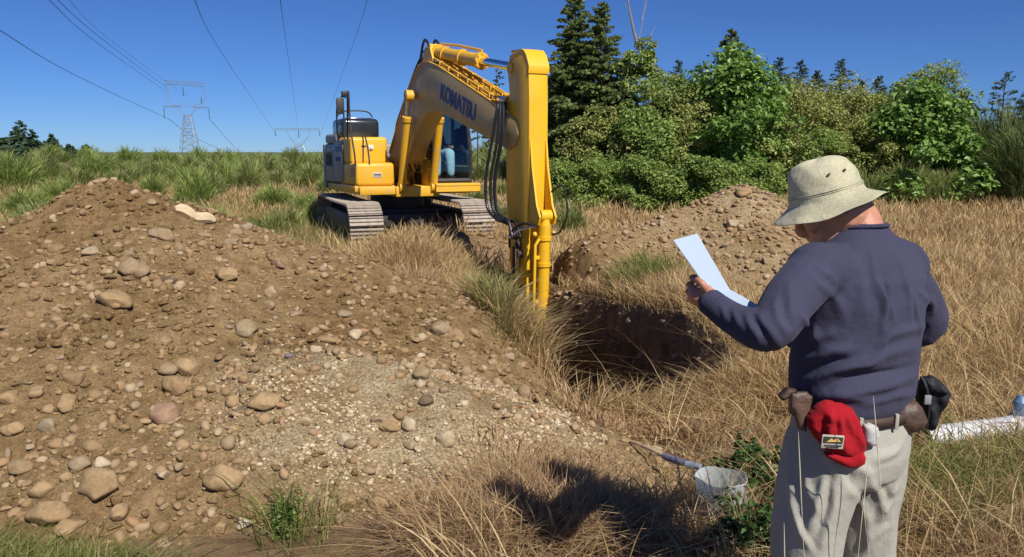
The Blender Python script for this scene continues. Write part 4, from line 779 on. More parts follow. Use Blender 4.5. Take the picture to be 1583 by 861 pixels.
# handrails on the right front corner, with mirror and lamp
mb = MB(); yl, yr = -1.32, -1.02
mb.tube(spline([(1.22, yl, 1.3), (1.24, yl, 1.75), (1.05, yl, 2.15), (.92, yl, 2.55), (.9, yl, 2.95), (.86, yl, 3.02), (.8, yl, 2.95), (.74, yl, 2.5), (.7, yl, 2.15)], 5), .02, 8)
mb.tube(spline([(1.24, yr-.02, 1.3), (1.26, yr, 1.75), (1.0, yr, 2.2), (.72, yr, 2.3)], 5), .018, 8)
mb.tube(spline([(.4, yl, 2.15), (.42, yl, 2.6), (.36, yl, 2.75), (-.1, yl, 2.75), (-.2, yl, 2.7), (-.22, yl, 2.2)], 5), .018, 8); mb.tube([(.4, yl, 2.45), (-.2, yl, 2.45)], .015, 8)
mb.tube(spline([(-.22, yl, 2.6), (-.3, -1.1, 2.72), (-.3, -.6, 2.72), (-.3, -.45, 2.6)], 5), .016, 8)
mb.tube([(.9, yl, 2.9), (.9, yl-.16, 2.93), (.9, yl-.2, 2.75)], .014, 8); rail = mb.build('handrail', M_blk, ex)
mb = MB(); mb.box((.92, yl-.2, 2.75), (.05, .17, .3), bev=.02); inherit(mb.build('mirror', M_blk), rail)
mb = MB(); mb.box((.93, yl-.1, 2.98), (.1, .13, .1), bev=.02); inherit(mb.build('camera_housing', M_blk), rail)
mb = MB(); mb.box((1.0, -1.335, 1.5), (.22, .008, .16)); inherit(mb.build('warning_plate', simple('orange_decal', (.6, .18, .02), .5)), lo)
mb = MB(); mb.box((-.1, -1.351, 1.95), (.5, .006, .1)); [mb.box((-.28+.09*i, -1.353, 1.75), (.05, .005, .09)) for i in range(5)]; inherit(mb.build('decal', M_blue), sp)
# --- cab
cab = MB(); y0, y1, x0, x1, z0, z1 = .42, 1.34, -.5, 1.28, 1.24, 2.86
def post(a, b, t=.07): cab.tube([a, b], t*.62, 6)
cab.box(((x0+x1)/2, (y0+y1)/2, z1-.03), (x1-x0-.25, y1-y0, .09), bev=.035, seg=3)
for yy in (y0+.03, y1-.03):
    post((x1, yy, 1.3), (x1+.02, yy, 1.9)); post((x1+.02, yy, 1.9), (x1-.22, yy, z1-.05)); post((x0, yy, 1.3), (x0, yy, z1)); post((.3, yy, 1.3), (.3, yy, z1)); post((x0, yy, 1.95), (x1-.1, yy, 1.95), .05)
post((x1-.2, y0, z1-.06), (x1-.2, y1, z1-.06)); post((x1, y0, 1.34), (x1, y1, 1.34)); cab.box((x0, (y0+y1)/2, 1.6), (.05, y1-y0, .75)); cab.box(((x0+x1)/2, y0+.01, 1.42), (x1-x0, .03, .35)); cab.box(((x0+x1)/2, y1-.01, 1.42), (x1-x0, .03, .35)); cab.box(((x0+x1)/2, (y0+y1)/2, 1.28), (x1-x0, y1-y0, .06))
cb = cab.build('cab', M_blk, ex)
mb = MB(); mb.prism([(x1+.012, 1.36), (x1+.03, 1.9), (x1-.2, z1-.1), (x1-.208, z1-.1), (x1+.022, 1.9), (x1+.004, 1.36)], y0+.06, y1-.06); inherit(mb.build('windscreen', M_glass), cb)
for yy, nm in ((y1-.03, 'door_window'), (y0+.03, 'side_window')): mb = MB(); mb.prism([(.34, 1.62), (x1-.04, 1.62), (x1-.04, 1.9), (x1-.24, z1-.1), (.34, z1-.1)], yy, yy+.006); inherit(mb.build(nm, M_glass), cb)
mb = MB(); mb.prism([(x0+.05, 1.98), (.26, 1.98), (.26, z1-.1), (x0+.05, z1-.1)], y1-.03, y1-.024); inherit(mb.build('rear_window', M_glass), cb)
mb = MB(); mb.box((.05, .88, 1.62), (.5, .5, .16), bev=.05, seg=3); mb.box((-.22, .88, 2.0), (.14, .48, .75), bev=.05, seg=3); mb.box((.05, .88, 1.43), (.3, .3, .3)); inherit(mb.build('driver_seat', M_blk), cb)
mb = MB(); [mb.box((.3, .88+s*.33, 1.75), (.5, .12, .12), bev=.03) for s in (-1, 1)]; [mb.tube([(.5, .88+s*.33, 1.8), (.55, .88+s*.3, 2.0)], .018) for s in (-1, 1)]; inherit(mb.build('joystick_console', M_blk), cb)
mb = MB(); mb.box((1.4, .88, 1.26), (.42, 1.04, .05), bev=.01); mb.prism([(1.2, 1.12), (1.6, 1.24), (1.6, 1.13), (1.5, 1.1)], .36, 1.4); mb.build('cab_step', Y_, ex)
mb = MB(); mb.prism([(.9, 1.2), (1.32, 1.2), (1.32, 1.6), (1.1, 1.75), (.9, 1.75)], .28, .40, .02); mb.build('cab_side_panel', Y_, ex)
mb = MB(); mb.tube(spline([(1.3, 1.42, 1.4), (1.34, 1.46, 1.6), (1.34, 1.46, 2.3), (1.2, 1.42, 2.5)], 4), .014); mb.build('grab_bar', M_blk, ex)
# --- boom
BP = [(-.05, 1.72), (.12, 1.86), (.6, 2.28), (1.2, 2.78), (1.7, 3.16), (2.05, 3.36), (2.35, 3.44), (2.7, 3.42), (3.2, 3.30), (6.0, 2.42), (6.25, 2.30), (6.33, 2.13), (6.22, 1.97), (6.0, 1.92), (3.4, 2.52), (2.9, 2.60), (2.5, 2.55), (2.1, 2.34), (1.3, 1.74), (.5, 1.36), (.1, 1.34), (-.05, 1.45)]
mb = MB(); mb.prism(BP, -.19, .19, .012); boom = mb.build('boom', Y_boom, ex, True, 25)
mb = MB()
for i in range(1, 9): a, b = Vector((BP[i][0], 0, BP[i][1])), Vector((BP[i+1][0], 0, BP[i+1][1])); d = (b-a).normalized(); mb.box((a+b)/2+Vector((-d.z, 0, d.x))*.012, ((b-a).length, .43, .022), Matrix.Rotation(-math.atan2(d.z, d.x), 3, 'Y'))
inherit(mb.build('boom_top_flange', Y_), boom)
mb = MB(); mb.cyl((1.98, -.44, 2.9), (1.98, .44, 2.9), .06, n=20); inherit(mb.build('pivot_pin', Y_), boom); mb = MB(); mb.cyl((0.1, -.5, 1.6), (.1, .5, 1.6), .12, n=20); inherit(mb.build('pivot_pin', Y_), boom)
for s in (-1, 1): mb = MB(); mb.prism([(-.25, 1.2), (.5, 1.2), (.3, 1.75), (.0, 1.85), (-.2, 1.6)], s*.27-.03, s*.27+.03, .01); mb.build('boom_bracket', Y_, ex)
for s in (-1, 1):
    a = Vector((1.42, s*.36, 1.22)); b = Vector((1.98, s*.36, 2.9)); d = (b-a).normalized(); mb = MB(); mb.cyl(a, a+d*1.35, .085, n=20); mb.cyl(a+d*1.3, a+d*1.38, .1, n=20); mb.cyl(a-Vector((0, .07, 0)), a+Vector((0, .07, 0)), .11, n=16)
    mb.cyl(b-Vector((0, .075, 0)), b+Vector((0, .075, 0)), .105, n=16); mb.tube([a+d*.1+Vector((-.1, 0, 0)), a+d*1.25+Vector((-.13, 0, 0))], .016); c_ = mb.build('boom_cylinder', Y_, ex); mb = MB(); mb.cyl(a+d*1.3, b, .045, n=16); inherit(mb.build('piston_rod', M_chr), c_)
# lettering on the operator's right side of the boom
cu = bpy.data.curves.new('lettering', 'FONT'); cu.body = 'KOMATSU'; cu.size = .35; cu.extrude = .003; cu.offset = .013; cu.space_character = 1.02; cu.align_x = 'CENTER'; cu.align_y = 'CENTER'
to = bpy.data.objects.new('lettering', cu); C.objects.link(to); dg = bpy.context.evaluated_depsgraph_get(); me = bpy.data.meshes.new_from_object(to.evaluated_get(dg)); C.objects.unlink(to); bpy.data.objects.remove(to)
let = link('lettering', me, M_blue, boom, False); sl = math.atan2(-.28, 1)
XA = Vector((math.cos(sl), 0, math.sin(sl))); ZA = Vector((-math.sin(sl), 0, math.cos(sl))); YA = Vector((0, -1, 0)); Mx = Matrix((XA, ZA, YA)).transposed().to_4x4(); let.matrix_local = Matrix.Translation((4.05, -.196, 2.67)) @ Mx @ Matrix.Diagonal((.98, 1, 1, 1))
# --- arm cylinder on top of the boom
a = Vector((2.55, 0, 3.62)); b = Vector((6.02, 0, 3.02)); d = (b-a).normalized(); mb = MB(); mb.cyl(a, a+d*2.15, .105, n=24)
for t in (.1, .5, 1.3, 2.08): mb.cyl(a+d*t, a+d*(t+.09), .13, n=24)
for k in range(8): an = k*.785; mb.cyl(a+d*2.1+Vector((0, math.cos(an)*.115, math.sin(an)*.115)), a+d*2.2+Vector((0, math.cos(an)*.115, math.sin(an)*.115)), .02, n=6)
mb.tube([a+d*.15+Vector((0, .08, .15)), a+d*1.0+Vector((0, .08, .17)), a+d*2.0+Vector((0, .08, .15))], .022); mb.cyl(a-Vector((0, .14, 0)), a+Vector((0, .14, 0)), .14, n=20); mb.prism([(2.2, 3.40), (2.9, 3.38), (2.7, 3.68), (2.45, 3.7)], -.17, -.13); mb.prism([(2.2, 3.40), (2.9, 3.38), (2.7, 3.68), (2.45, 3.7)], .13, .17)
ac = mb.build('arm_cylinder', Y_, ex); mb = MB(); mb.cyl(a+d*2.1, b, .06, n=20); mb.cyl(b-Vector((0, .1, 0)), b+Vector((0, .1, 0)), .11, n=20); inherit(mb.build('piston_rod', M_chr), ac)
# --- hoses and pipes along the boom
hose = []
for s, off in ((-.15, 0), (-.08, .02), (.08, .0), (.15, .02)):
    mb = MB(); mb.tube([(x, s, z+.05) for x, z in ((2.9, 3.42), (3.2, 3.33), (4.4, 2.96), (5.8, 2.52))], .020, 7)
    for k in range(7): x = 3.2+k*.42; mb.box((x, s, 3.36-(x-3.2)*.312), (.06, .07, .07))
    mb.build('hydraulic_pipe', Y_, ex)
for i, (s, r_) in enumerate(((-.14, .02), (-.07, .02), (.06, .02), (.13, .02))):
    mb = MB(); mb.tube(spline([(1.25, s, 1.5), (.75, s, 2.0), (.45, s, 2.35), (1.0, s, 2.82), (1.75, s, 3.36), (2.1, s, 3.56+.03*i), (2.3, s, 3.66), (2.7, s, 3.5), (2.95, s, 3.45)], 5), .020, 7); mb.build('hydraulic_hose', M_rub, ex)
for s in (-.12, .1): mb = MB(); mb.tube(spline([(2.0, s, 3.46), (2.15, s, 3.72), (2.3, s, 3.85), (2.45, s, 3.8), (2.6, s, 3.68)], 6), .024, 8); mb.build('hydraulic_hose', M_rub, ex)
for i, s in enumerate((-.24, -.29, -.2, -.33)):
    dx = -.05*i; mb = MB(); mb.tube(spline([(5.7, s*.6, 2.56), (5.93, s, 2.52), (6.02+dx, s-.06, 2.1), (5.85+dx, s-.1, 1.5), (5.88+dx, s-.08, 1.1), (6.05, s-.04, .95), (6.25, s, .86+.04*i), (6.42, s, .74)], 7), .024, 8); mb.build('hydraulic_hose', M_rub, ex)
mb = MB(); mb.cyl((5.62, -.16, 2.62), (5.85, -.22, 2.58), .036, n=10); mb.cyl((5.62, -.1, 2.64), (5.85, -.14, 2.6), .036, n=10); mb.build('hose_fitting', M_chr, ex)
mb = MB(); mb.tube(spline([(6.0, -.3, .25), (5.95, -.33, -.15), (6.05, -.3, -.35), (6.2, -.2, -.42)], 5), .022, 8); mb.build('hydraulic_hose', simple('red_brown_hose', (.10, .02, .02), .5), ex)
# --- arm (stick)
SPt = [(6.0, 3.16), (6.1, 3.22), (6.42, 3.20), (6.52, 3.12), (6.58, 3.0), (6.60, 2.6), (6.60, 1.35), (6.56, .6), (6.50, -1.35), (6.3, -1.5), (6.1, -1.35), (6.02, .2), (5.88, 1.3), (5.86, 1.95), (5.93, 2.4), (5.98, 2.7), (5.93, 2.95), (5.93, 3.08)]
mb = MB(); mb.prism(SPt, -.158, .158, .012); stick = mb.build('arm', Y_stick, ex, True, 40)
mb = MB(); mb.prism([(6.02, 3.18), (6.44, 3.215), (6.53, 3.14), (6.6, 3.02), (6.615, 2.98), (6.6, 2.9), (6.5, 3.08), (6.4, 3.16), (6.02, 3.12)], -.17, .17); 
mb.box((6.2, 0, 3.225), (.34, .3, .03), Matrix.Rotation(.06, 3, 'Y')); inherit(mb.build('arm_cap_plate', Y_stick), stick)
mb = MB(); mb.cyl((6.02, -.178, 3.02), (6.02, .178, 3.02), .08, n=20); inherit(mb.build('pivot_pin', Y_stick), stick)
mb = MB(); mb.cyl((6.1, -.185, 2.13), (6.1, .185, 2.13), .12, n=24); inherit(mb.build('pivot_pin', Y_stick), stick)
for s in (-1, 1): mb = MB(); mb.prism([(6.59, 2.05), (6.61, 2.05), (6.66, 1.7), (6.80, 1.2), (6.90, 1.05), (6.86, .95), (6.6, .93)], s*.13-.015, s*.13+.015); inherit(mb.build('cylinder_bracket', Y_stick), stick)
a = Vector((6.80, 0, 1.06)); b = Vector((6.68, 0, -1.5)); d = (b-a).normalized(); mb = MB(); mb.cyl(a+d*.12, a+d*1.62, .092, n=28); mb.cyl(a, a+d*.16, .065, .092, n=24); mb.cyl(a-Vector((0, .09, 0)), a+Vector((0, .09, 0)), .08, n=18)
for t in (.27, .62, 1.2, 1.58): mb.cyl(a+d*t, a+d*(t+.05), .108, n=28)
mb.cyl(a+d*1.62, a+d*1.76, .118, n=28)
for k in range(12): an = k*.5236; mb.cyl(a+d*1.75+Vector((math.cos(an)*.1, math.sin(an)*.1, 0)), a+d*1.79+Vector((math.cos(an)*.1, math.sin(an)*.1, 0)), .016, n=6)
for t in (.55, 1.15, 1.55): mb.box(a+d*t+Vector((.02, -.14, 0)), (.06, .1, .05), bev=.01)
mb.tube([a+d*.3+Vector((.03, -.1, 0)), a+d*.38+Vector((.04, -.17, 0)), a+d*1.5+Vector((.04, -.17, 0)), a+d*1.75+Vector((.05, -.15, 0)), a+d*2.1+Vector((.05, -.12, 0))], .024, 10); [mb.ball(a+d*.24+Vector((0, s*.16, 0)), .035) for s in (-1, 1)]
bc = mb.build('bucket_cylinder', Y_stick, ex); mb = MB(); mb.cyl(a+d*1.7, b, .055, n=20); inherit(mb.build('piston_rod', M_chr), bc)
mb = MB(); mb.tube(spline([(6.72, .12, 1.35), (6.9, .24, 1.45), (6.98, .27, 1.1), (6.86, .22, .85), (6.8, .12, .82)], 6), .014, 7); mb.tube(spline([(6.8, -.12, .92), (6.6, -.26, .95), (6.35, -.33, .8), (6.3, -.32, .6)], 6), .018, 7); mb.build('thin_hose', M_rub, ex)
mb = MB(); mb.tube([(6.8, -.12, .93), (6.6, -.3, .87), (6.35, -.34, .74)], .018, 7); mb.tube([(6.3, -.2, .8), (6.28, -.2, -.9)], .022, 7); mb.tube([(6.36, -.2, .8), (6.34, -.2, -.9)], .016, 7); mb.build('steel_pipe', M_chr, ex)
mb = MB(); [mb.box((6.3+.05*k, -.2, .75-.12*k), (.07, .09, .1), bev=.015) for k in range(3)]; [mb.tube([(6.2+.05*k, -.2, .6), (6.2+.05*k, -.19, -.8)], .02, 6) for k in range(2)]; mb.build('valve_block', M_blk, ex)
# bucket down in the trench
mb = MB(); bp = [(6.55, -1.5), (6.75, -1.45), (6.95, -1.25), (7.0, -1.0), (6.97, -1.0), (6.9, -1.22), (6.7, -1.4), (6.5, -1.46)]
bk = [(6.35, -1.15), (6.75, -1.08), (6.55, -1.4), (6.3, -1.66), (5.9, -1.72), (5.6, -1.6), (5.45, -1.35), (5.5, -1.35), (5.65, -1.54), (5.9, -1.64), (6.22, -1.58), (6.42, -1.36)]
mb.prism(bk, -.42, .42); [mb.prism([(6.35, -1.15), (6.55, -1.4), (6.3, -1.66), (5.9, -1.72), (5.6, -1.6), (5.45, -1.35)], s*.42-.012, s*.42+.012) for s in (-1, 1)]; bu = mb.build('bucket', M_gry, ex)
for k in range(5): mb = MB(); mb.box((5.46, -.36+.18*k, -1.27), (.05, .07, .2), bev=.015); inherit(mb.build('tooth', M_gry), bu)
# ================================================================ seated operator in the cab
M_jeans = simple('light_jeans', (.50, .66, .85), .9, 0, .15, 8, .3); M_darkcloth = simple('dark_jacket', (.02, .02, .025), .9, 0, .2, 8, .3)
def skinm(name='skin', c=(.47, .215, .135)):
    q = N(name); n = q.noise(18, 5, .6); q.col(q.ramp(n, [(.3, tuple(x*.82 for x in c)), (.7, tuple(min(1, x*1.15) for x in c))])); q.set(Roughness=.55); q.b.inputs['Subsurface Weight'].default_value = .12; q.b.inputs['Subsurface Radius'].default_value = (.01, .004, .002); q.bump(q.noise(160, 4), .15, .002); return q.m
M_skin = skinm()
def ring(c, t, up, a, b, n=20):
    t = Vector(t).normalized(); up = Vector(up); up = (up-t*up.dot(t)).normalized(); s = t.cross(up); return [Vector(c)+up*b*math.cos(2*math.pi*k/n)+s*a*math.sin(2*math.pi*k/n) for k in range(n)]
def limb(mb, pts, rs, n=18):
    pts = [Vector(p) for p in pts]; mb.tube(spline(pts, 5), [rs[min(int(i/5), len(rs)-1)]*(1-(i % 5)/5)+rs[min(int(i/5)+1, len(rs)-1)]*((i % 5)/5) for i in range((len(pts)-1)*5+1)], n)
    mb.ball(pts[0], rs[0], 14); mb.ball(pts[-1], rs[-1], 14)
OPL = lambda x, y, z: exw((x, y, z))
mb = MB(); 
mb.ball(OPL(.12, .88, 2.62), .1, 16, (1, 1, 1.25)); limb(mb, [OPL(.1, .88, 2.5), OPL(.06, .88, 2.4)], [.055, .06])
for s in (-1, 1):
    limb(mb, [OPL(.5, .88+s*.3, 1.98), OPL(.56, .88+s*.3, 1.99)], [.035, .04]); limb(mb, [OPL(.25, .88+s*.27, 2.0), OPL(.5, .88+s*.3, 1.98)], [.05, .035])
    limb(mb, [OPL(.1, .88+s*.12, 1.78), OPL(.62, .88+s*.16, 1.84), OPL(.70, .88+s*.16, 1.42)], [.08, .07, .05])
limb(mb, [OPL(.03, .88, 1.8), OPL(.06, .88, 2.1), OPL(.06, .88, 2.36)], [.14, .15, .1])
op = mb.build('person', M_skin); voxel(op, .02); tag(op, 'excavator operator in light jeans and dark top sitting in the cab', 'person')
mb = MB()
for s in (-1, 1): limb(mb, [OPL(.1, .88+s*.12, 1.8), OPL(.64, .88+s*.17, 1.87), OPL(.74, .88+s*.17, 1.78), OPL(.78, .88+s*.17, 1.46)], [.10, .10, .098, .075])
limb(mb, [OPL(.05, .8, 1.8), OPL(.05, .96, 1.8)], [.13, .13]); o = mb.build('jeans', M_jeans); voxel(o, .015); inherit(o, op)
mb = MB()
for s in (-1, 1): limb(mb, [OPL(.76, .88+s*.17, 1.37), OPL(.95, .88+s*.18, 1.35)], [.055, .05])
o = mb.build('boots', M_darkcloth); voxel(o, .012); inherit(o, op)
mb = MB(); limb(mb, [OPL(.03, .88, 1.86), OPL(.06, .88, 2.1), OPL(.06, .88, 2.36)], [.17, .18, .13])
for s in (-1, 1): limb(mb, [OPL(.06, .88+s*.19, 2.32), OPL(.12, .88+s*.27, 2.04), OPL(.42, .88+s*.3, 2.0)], [.075, .065, .05])
o = mb.build('jacket', M_darkcloth); voxel(o, .015); inherit(o, op)

# ================================================================ the man reading
BX, BY = 1.09, 2.40
FD = Vector((-.45, .89, 0)).normalized(); LD = Vector((-FD.y, FD.x, 0))       # facing, and his left
def B(l, f, z): return Vector((BX, BY, 0))+LD*l+FD*f+Vector((0, 0, z))
def loft(mb, rg, n=36, sq=2.3):       # rg: (l, f, z, a, b)
    out = []
    for l, f, z, a, b in rg:
        r_ = []
        for k in range(n):
            t = 2*math.pi*k/n; c, s = math.cos(t), math.sin(t); r_.append(B(l+a*math.copysign(abs(c)**(2/sq), c), f+b*math.copysign(abs(s)**(2/sq), s), z))
        out.append(r_)
    mb.rings(out)
def dens(rg, k=4):
    out = []
    for a, b in zip(rg, rg[1:]):
        for i in range(k): t = i/k; out.append(tuple(x*(1-t)+y*t for x, y in zip(a, b)))
    return out+[rg[-1]]
SHL, ELL, WRL = P(1252, 412, 2.27), P(1188, 509, 2.10), P(1100, 468, 2.24)
SHR, ELR, WRR = P(1399, 412, 2.50), P(1424, 505, 2.58), B(-.06, .30, 1.10)
HC = P(1283, 325, 2.43)                # head centre
HT = (Vector((-.62, .55, -.50))).normalized()                                   # where the face points
HU = Vector((-.30, .33, .9)); HU = (HU-HT*HU.dot(HT)).normalized(); HS = HT.cross(HU).normalized()   # up, sideways
def H(f, s, u): return HC+HT*f+HS*s+HU*u
# body: head, neck, torso core, arms, legs, hands as one skin
mb = MB(); loft(mb, dens([(0, .0, .86, .15, .11), (0, 0, 1.0, .16, .11), (0, 0, 1.2, .17, .11), (0, -.01, 1.4, .16, .09), (0, .0, 1.49, .08, .06)]))
limb(mb, [B(.0, -.02, 1.42), B(.0, .01, 1.50), B(.01, .035, 1.56), H(-.03, 0, -.03)], [.085, .072, .066, .068])
mb.ball(H(-.005, 0, .025), .090, 24, (1, 1, 1.05)); mb.ball(H(.02, 0, -.035), .07, 20); mb.ball(H(.055, 0, -.075), .048, 16); mb.ball(H(.03, 0, -.06), .06, 16)
limb(mb, [H(.085, 0, .03), H(.112, 0, -.012), H(.105, 0, -.025)], [.014, .017, .018], 10)      # nose
limb(mb, [H(.084, -.035, .04), H(.094, 0, .038), H(.084, .035, .04)], [.014, .013, .014], 10)  # brow
limb(mb, [H(.088, -.02, -.052), H(.097, 0, -.050), H(.088, .02, -.052)], [.008, .010, .008], 8); limb(mb, [H(.084, -.018, -.066), H(.094, 0, -.066), H(.084, .018, -.066)], [.008, .010, .008], 8)
for s in (-1, 1):
    limb(mb, [H(-.02, s*.092, .025), H(-.028, s*.104, .012), H(-.016, s*.096, -.022)], [.014, .015, .010], 8); mb.ball(H(.04, s*.055, -.02), .034, 12)
    limb(mb, [B(s*.10, 0, .88), B(s*.12, .02, .48), B(s*.13, -.01, .10)], [.09, .065, .05])
limb(mb, [SHL, ELL, ELL.lerp(WRL, .55)+Vector((0, 0, -.016)), WRL], [.05, .038, .032, .030]); limb(mb, [SHR, ELR, WRR], [.055, .045, .032])
def finger(mb, pts, rs): limb(mb, pts, rs, 10)
# left hand holding the booklet: palm behind, thumb on the reading side
PC = P(1088, 458, 2.27); mb.ball(PC, .036, 16, (.9, .75, 1.1)); limb(mb, [WRL, PC+Vector((.012, 0, -.005))], [.031, .033])
mb.ball(P(1079, 456, 2.28), .030, 14)
K = [((1077, 433), (1069, 429), (1075, 427)), ((1073, 445), (1064, 440), (1071, 437)), ((1071, 456), (1063, 451), (1070, 447)), ((1073, 467), (1066, 462), (1073, 457))]
for i, (a, b, c) in enumerate(K): finger(mb, [P(a[0]+5, a[1]+3, 2.28), P(*a, 2.285), P(*b, 2.305), P(*c, 2.34)], [.0092, .0088, .0084, .0074])
finger(mb, [P(1092, 452, 2.25), P(1088, 442, 2.235), P(1083, 436, 2.24), P(1077, 433, 2.262)], [.013, .0115, .0105, .009])
# right hand, low in front of him
RC = WRR+LD*.05+FD*.03; mb.ball(RC, .036, 14, (1, .9, .8)); limb(mb, [WRR, RC], [.03, .03])
for i in range(4): bz = RC+FD*(.018*(i-1.5))+LD*.03; finger(mb, [bz, bz+LD*.035, bz+LD*.055+Vector((0, 0, -.015)), bz+LD*.05+Vector((0, 0, -.035))], [.0105, .010, .009, .008])
finger(mb, [RC+Vector((0, 0, .02)), RC+LD*.03+Vector((0, 0, .04)), RC+LD*.055+Vector((0, 0, .035))], [.012, .011, .009])
man = mb.build('person', M_skin); voxel(man, .0034, .4, 2); tag(man, 'man in bucket hat and navy shirt reading a white booklet, seen from behind', 'person')
M_eye = simple('eye', (.75, .72, .68), .2); mb = MB(); [mb.ball(H(.083, s*.032, .018), .012, 12) for s in (-1, 1)]; inherit(mb.build('eyes', M_eye), man)
M_hair = simple('grey_hair', (.16, .12, .10), .8, 0, .4, 60, .6); mb = MB(); mb.ball(H(-.03, 0, .018), .088, 20, (1, 1, 1.0)); o = mb.build('hair', M_hair, None); inherit(o, man)
# --- shirt
def cloth(name, c, sheen=.0, var=.12, weave=260, rough=.9):
    q = N(name); n1 = q.noise(5, 5, .6); n2 = q.noise(weave, 3, .6); b = q.ramp(n1, [(.3, tuple(x*(1-var) for x in c)), (.7, tuple(x*(1+var) for x in c))]); b = q.mix(1., b, q.ramp(n2, [(.3, (.82, .82, .82)), (.7, (1.12, 1.12, 1.12))]), 'MULTIPLY'); q.col(b); q.set(Roughness=rough)
    q.b.inputs['Sheen Weight'].default_value = sheen; q.b.inputs['Specular IOR Level'].default_value = .2; b1 = q.bump(q.noise(16, 6, .55), .35, .02); q.bump(n2, .25, .002, b1); return q.m
M_shirt = cloth('navy_cotton', (.046, .046, .082), .04); M_pants = cloth('khaki_canvas', (.36, .345, .29), .1, .1, 300); M_hat = cloth('hat_canvas', (.46, .43, .29), .1, .28, 150); M_red = cloth('red_cotton', (.33, .007, .014), .03, .15, 240)
mb = MB()
loft(mb, dens([(0, .0, .945, .198, .140), (0, .0, .97, .205, .150), (0, 0, 1.03, .214, .155), (.0, .0, 1.10, .216, .155), (0, -.005, 1.2, .220, .148), (0, -.015, 1.30, .226, .140), (0, -.018, 1.37, .222, .126), (0, -.012, 1.42, .196, .108), (0, -.004, 1.46, .150, .090), (0, .004, 1.495, .108, .078), (0, .012, 1.52, .083, .072), (0, .016, 1.535, .078, .068)]), 44)
mb2pts = [SHL+Vector((.03, .02, -.01)), SHL.lerp(ELL, .5)+Vector((.0, 0, -.008)), ELL, ELL.lerp(WRL, .55)+Vector((0, 0, -.016)), WRL+(PC-WRL)*.0]
limb(mb, mb2pts, [.082, .076, .064, .047, .038]); limb(mb, [SHR+Vector((-.03, -.01, -.01)), SHR.lerp(ELR, .5)+Vector((.012, 0, 0)), ELR, ELR.lerp(WRR, .55), WRR], [.074, .074, .068, .056, .042])
limb(mb, [SHL+Vector((.02, .01, -.01)), B(.12, -.01, 1.38)], [.085, .10]); limb(mb, [SHR, B(-.12, -.01, 1.37)], [.076, .10]); limb(mb, [B(-.19, -.01, 1.40), B(-.09, -.005, 1.44)], [.07, .06])
shirt = mb.build('shirt', M_shirt); voxel(shirt, .005, .5, 7); inherit(shirt, man)
def strokes(me, segs, it=2):           # raise cloth folds along 3D strokes: (points, width, height)
    V = coords(me); Nn = normals(me); D = np.zeros(len(V))
    for pts, w_, h in segs:
        A = np.array(pts); best = np.full(len(V), 9.); T = np.zeros(len(V)); n = len(A)-1
        for i in range(n):
            a, b = A[i], A[i+1]; d = b-a; L2 = d@d+1e-9; t = np.clip(((V-a)@d)/L2, 0, 1); dist = np.linalg.norm(V-a-t[:, None]*d, axis=1); k = dist < best; best[k] = dist[k]; T[k] = (i+t[k])/n
        D += h*np.exp(-(best/(w_*(.75+.5*T)))**2)*np.sin(np.pi*np.clip(T*.92+.04, 0, 1))**.7
    E = np.empty(len(me.edges)*2, np.int32); me.edges.foreach_get('vertices', E); E = E.reshape(-1, 2); deg = np.bincount(E.ravel(), minlength=len(V)).astype(float)
    def sm(X):
        S_ = np.zeros_like(X)
        if X.ndim == 1: S_ = np.bincount(E[:, 0], X[E[:, 1]], len(V))+np.bincount(E[:, 1], X[E[:, 0]], len(V)); return .5*X+.5*S_/deg
        for c in range(3): S_[:, c] = np.bincount(E[:, 0], X[E[:, 1], c], len(V))+np.bincount(E[:, 1], X[E[:, 0], c], len(V))
        return .5*X+.5*S_/deg[:, None]
    for _ in range(4): D = sm(D)
    V = V+Nn*D[:, None]
    for _ in range(it): V = sm(V)
    setco(me, V); me.shade_smooth()
def near(me, px, py, Yg):              # cloth point seen at a pixel (nearest vertex to the sight line, camera side)
    V = CACHE; r = np.array(ray(px, py)); r /= np.linalg.norm(r); o = V-np.array((0, 0, EYE)); t = o@r; d = np.linalg.norm(o-t[:, None]*r, axis=1); k = np.where(d < .012)[0]
    return V[k[np.argmin(t[k])]] if len(k) else V[np.argmin(d)]
CACHE = coords(shirt.data); segs = []
def st(me, x0, y0, x1, y1, w_, h, bend=0):
    pts = [(x0+(x1-x0)*t+bend*math.sin(math.pi*t)*(y1-y0)/max(1, math.hypot(x1-x0, y1-y0)), y0+(y1-y0)*t-bend*math.sin(math.pi*t)*(x1-x0)/max(1, math.hypot(x1-x0, y1-y0))) for t in (0, .2, .4, .6, .8, 1)]
    segs.append(([near(me, *p, 0) for p in pts], w_*.85, h*1.45))
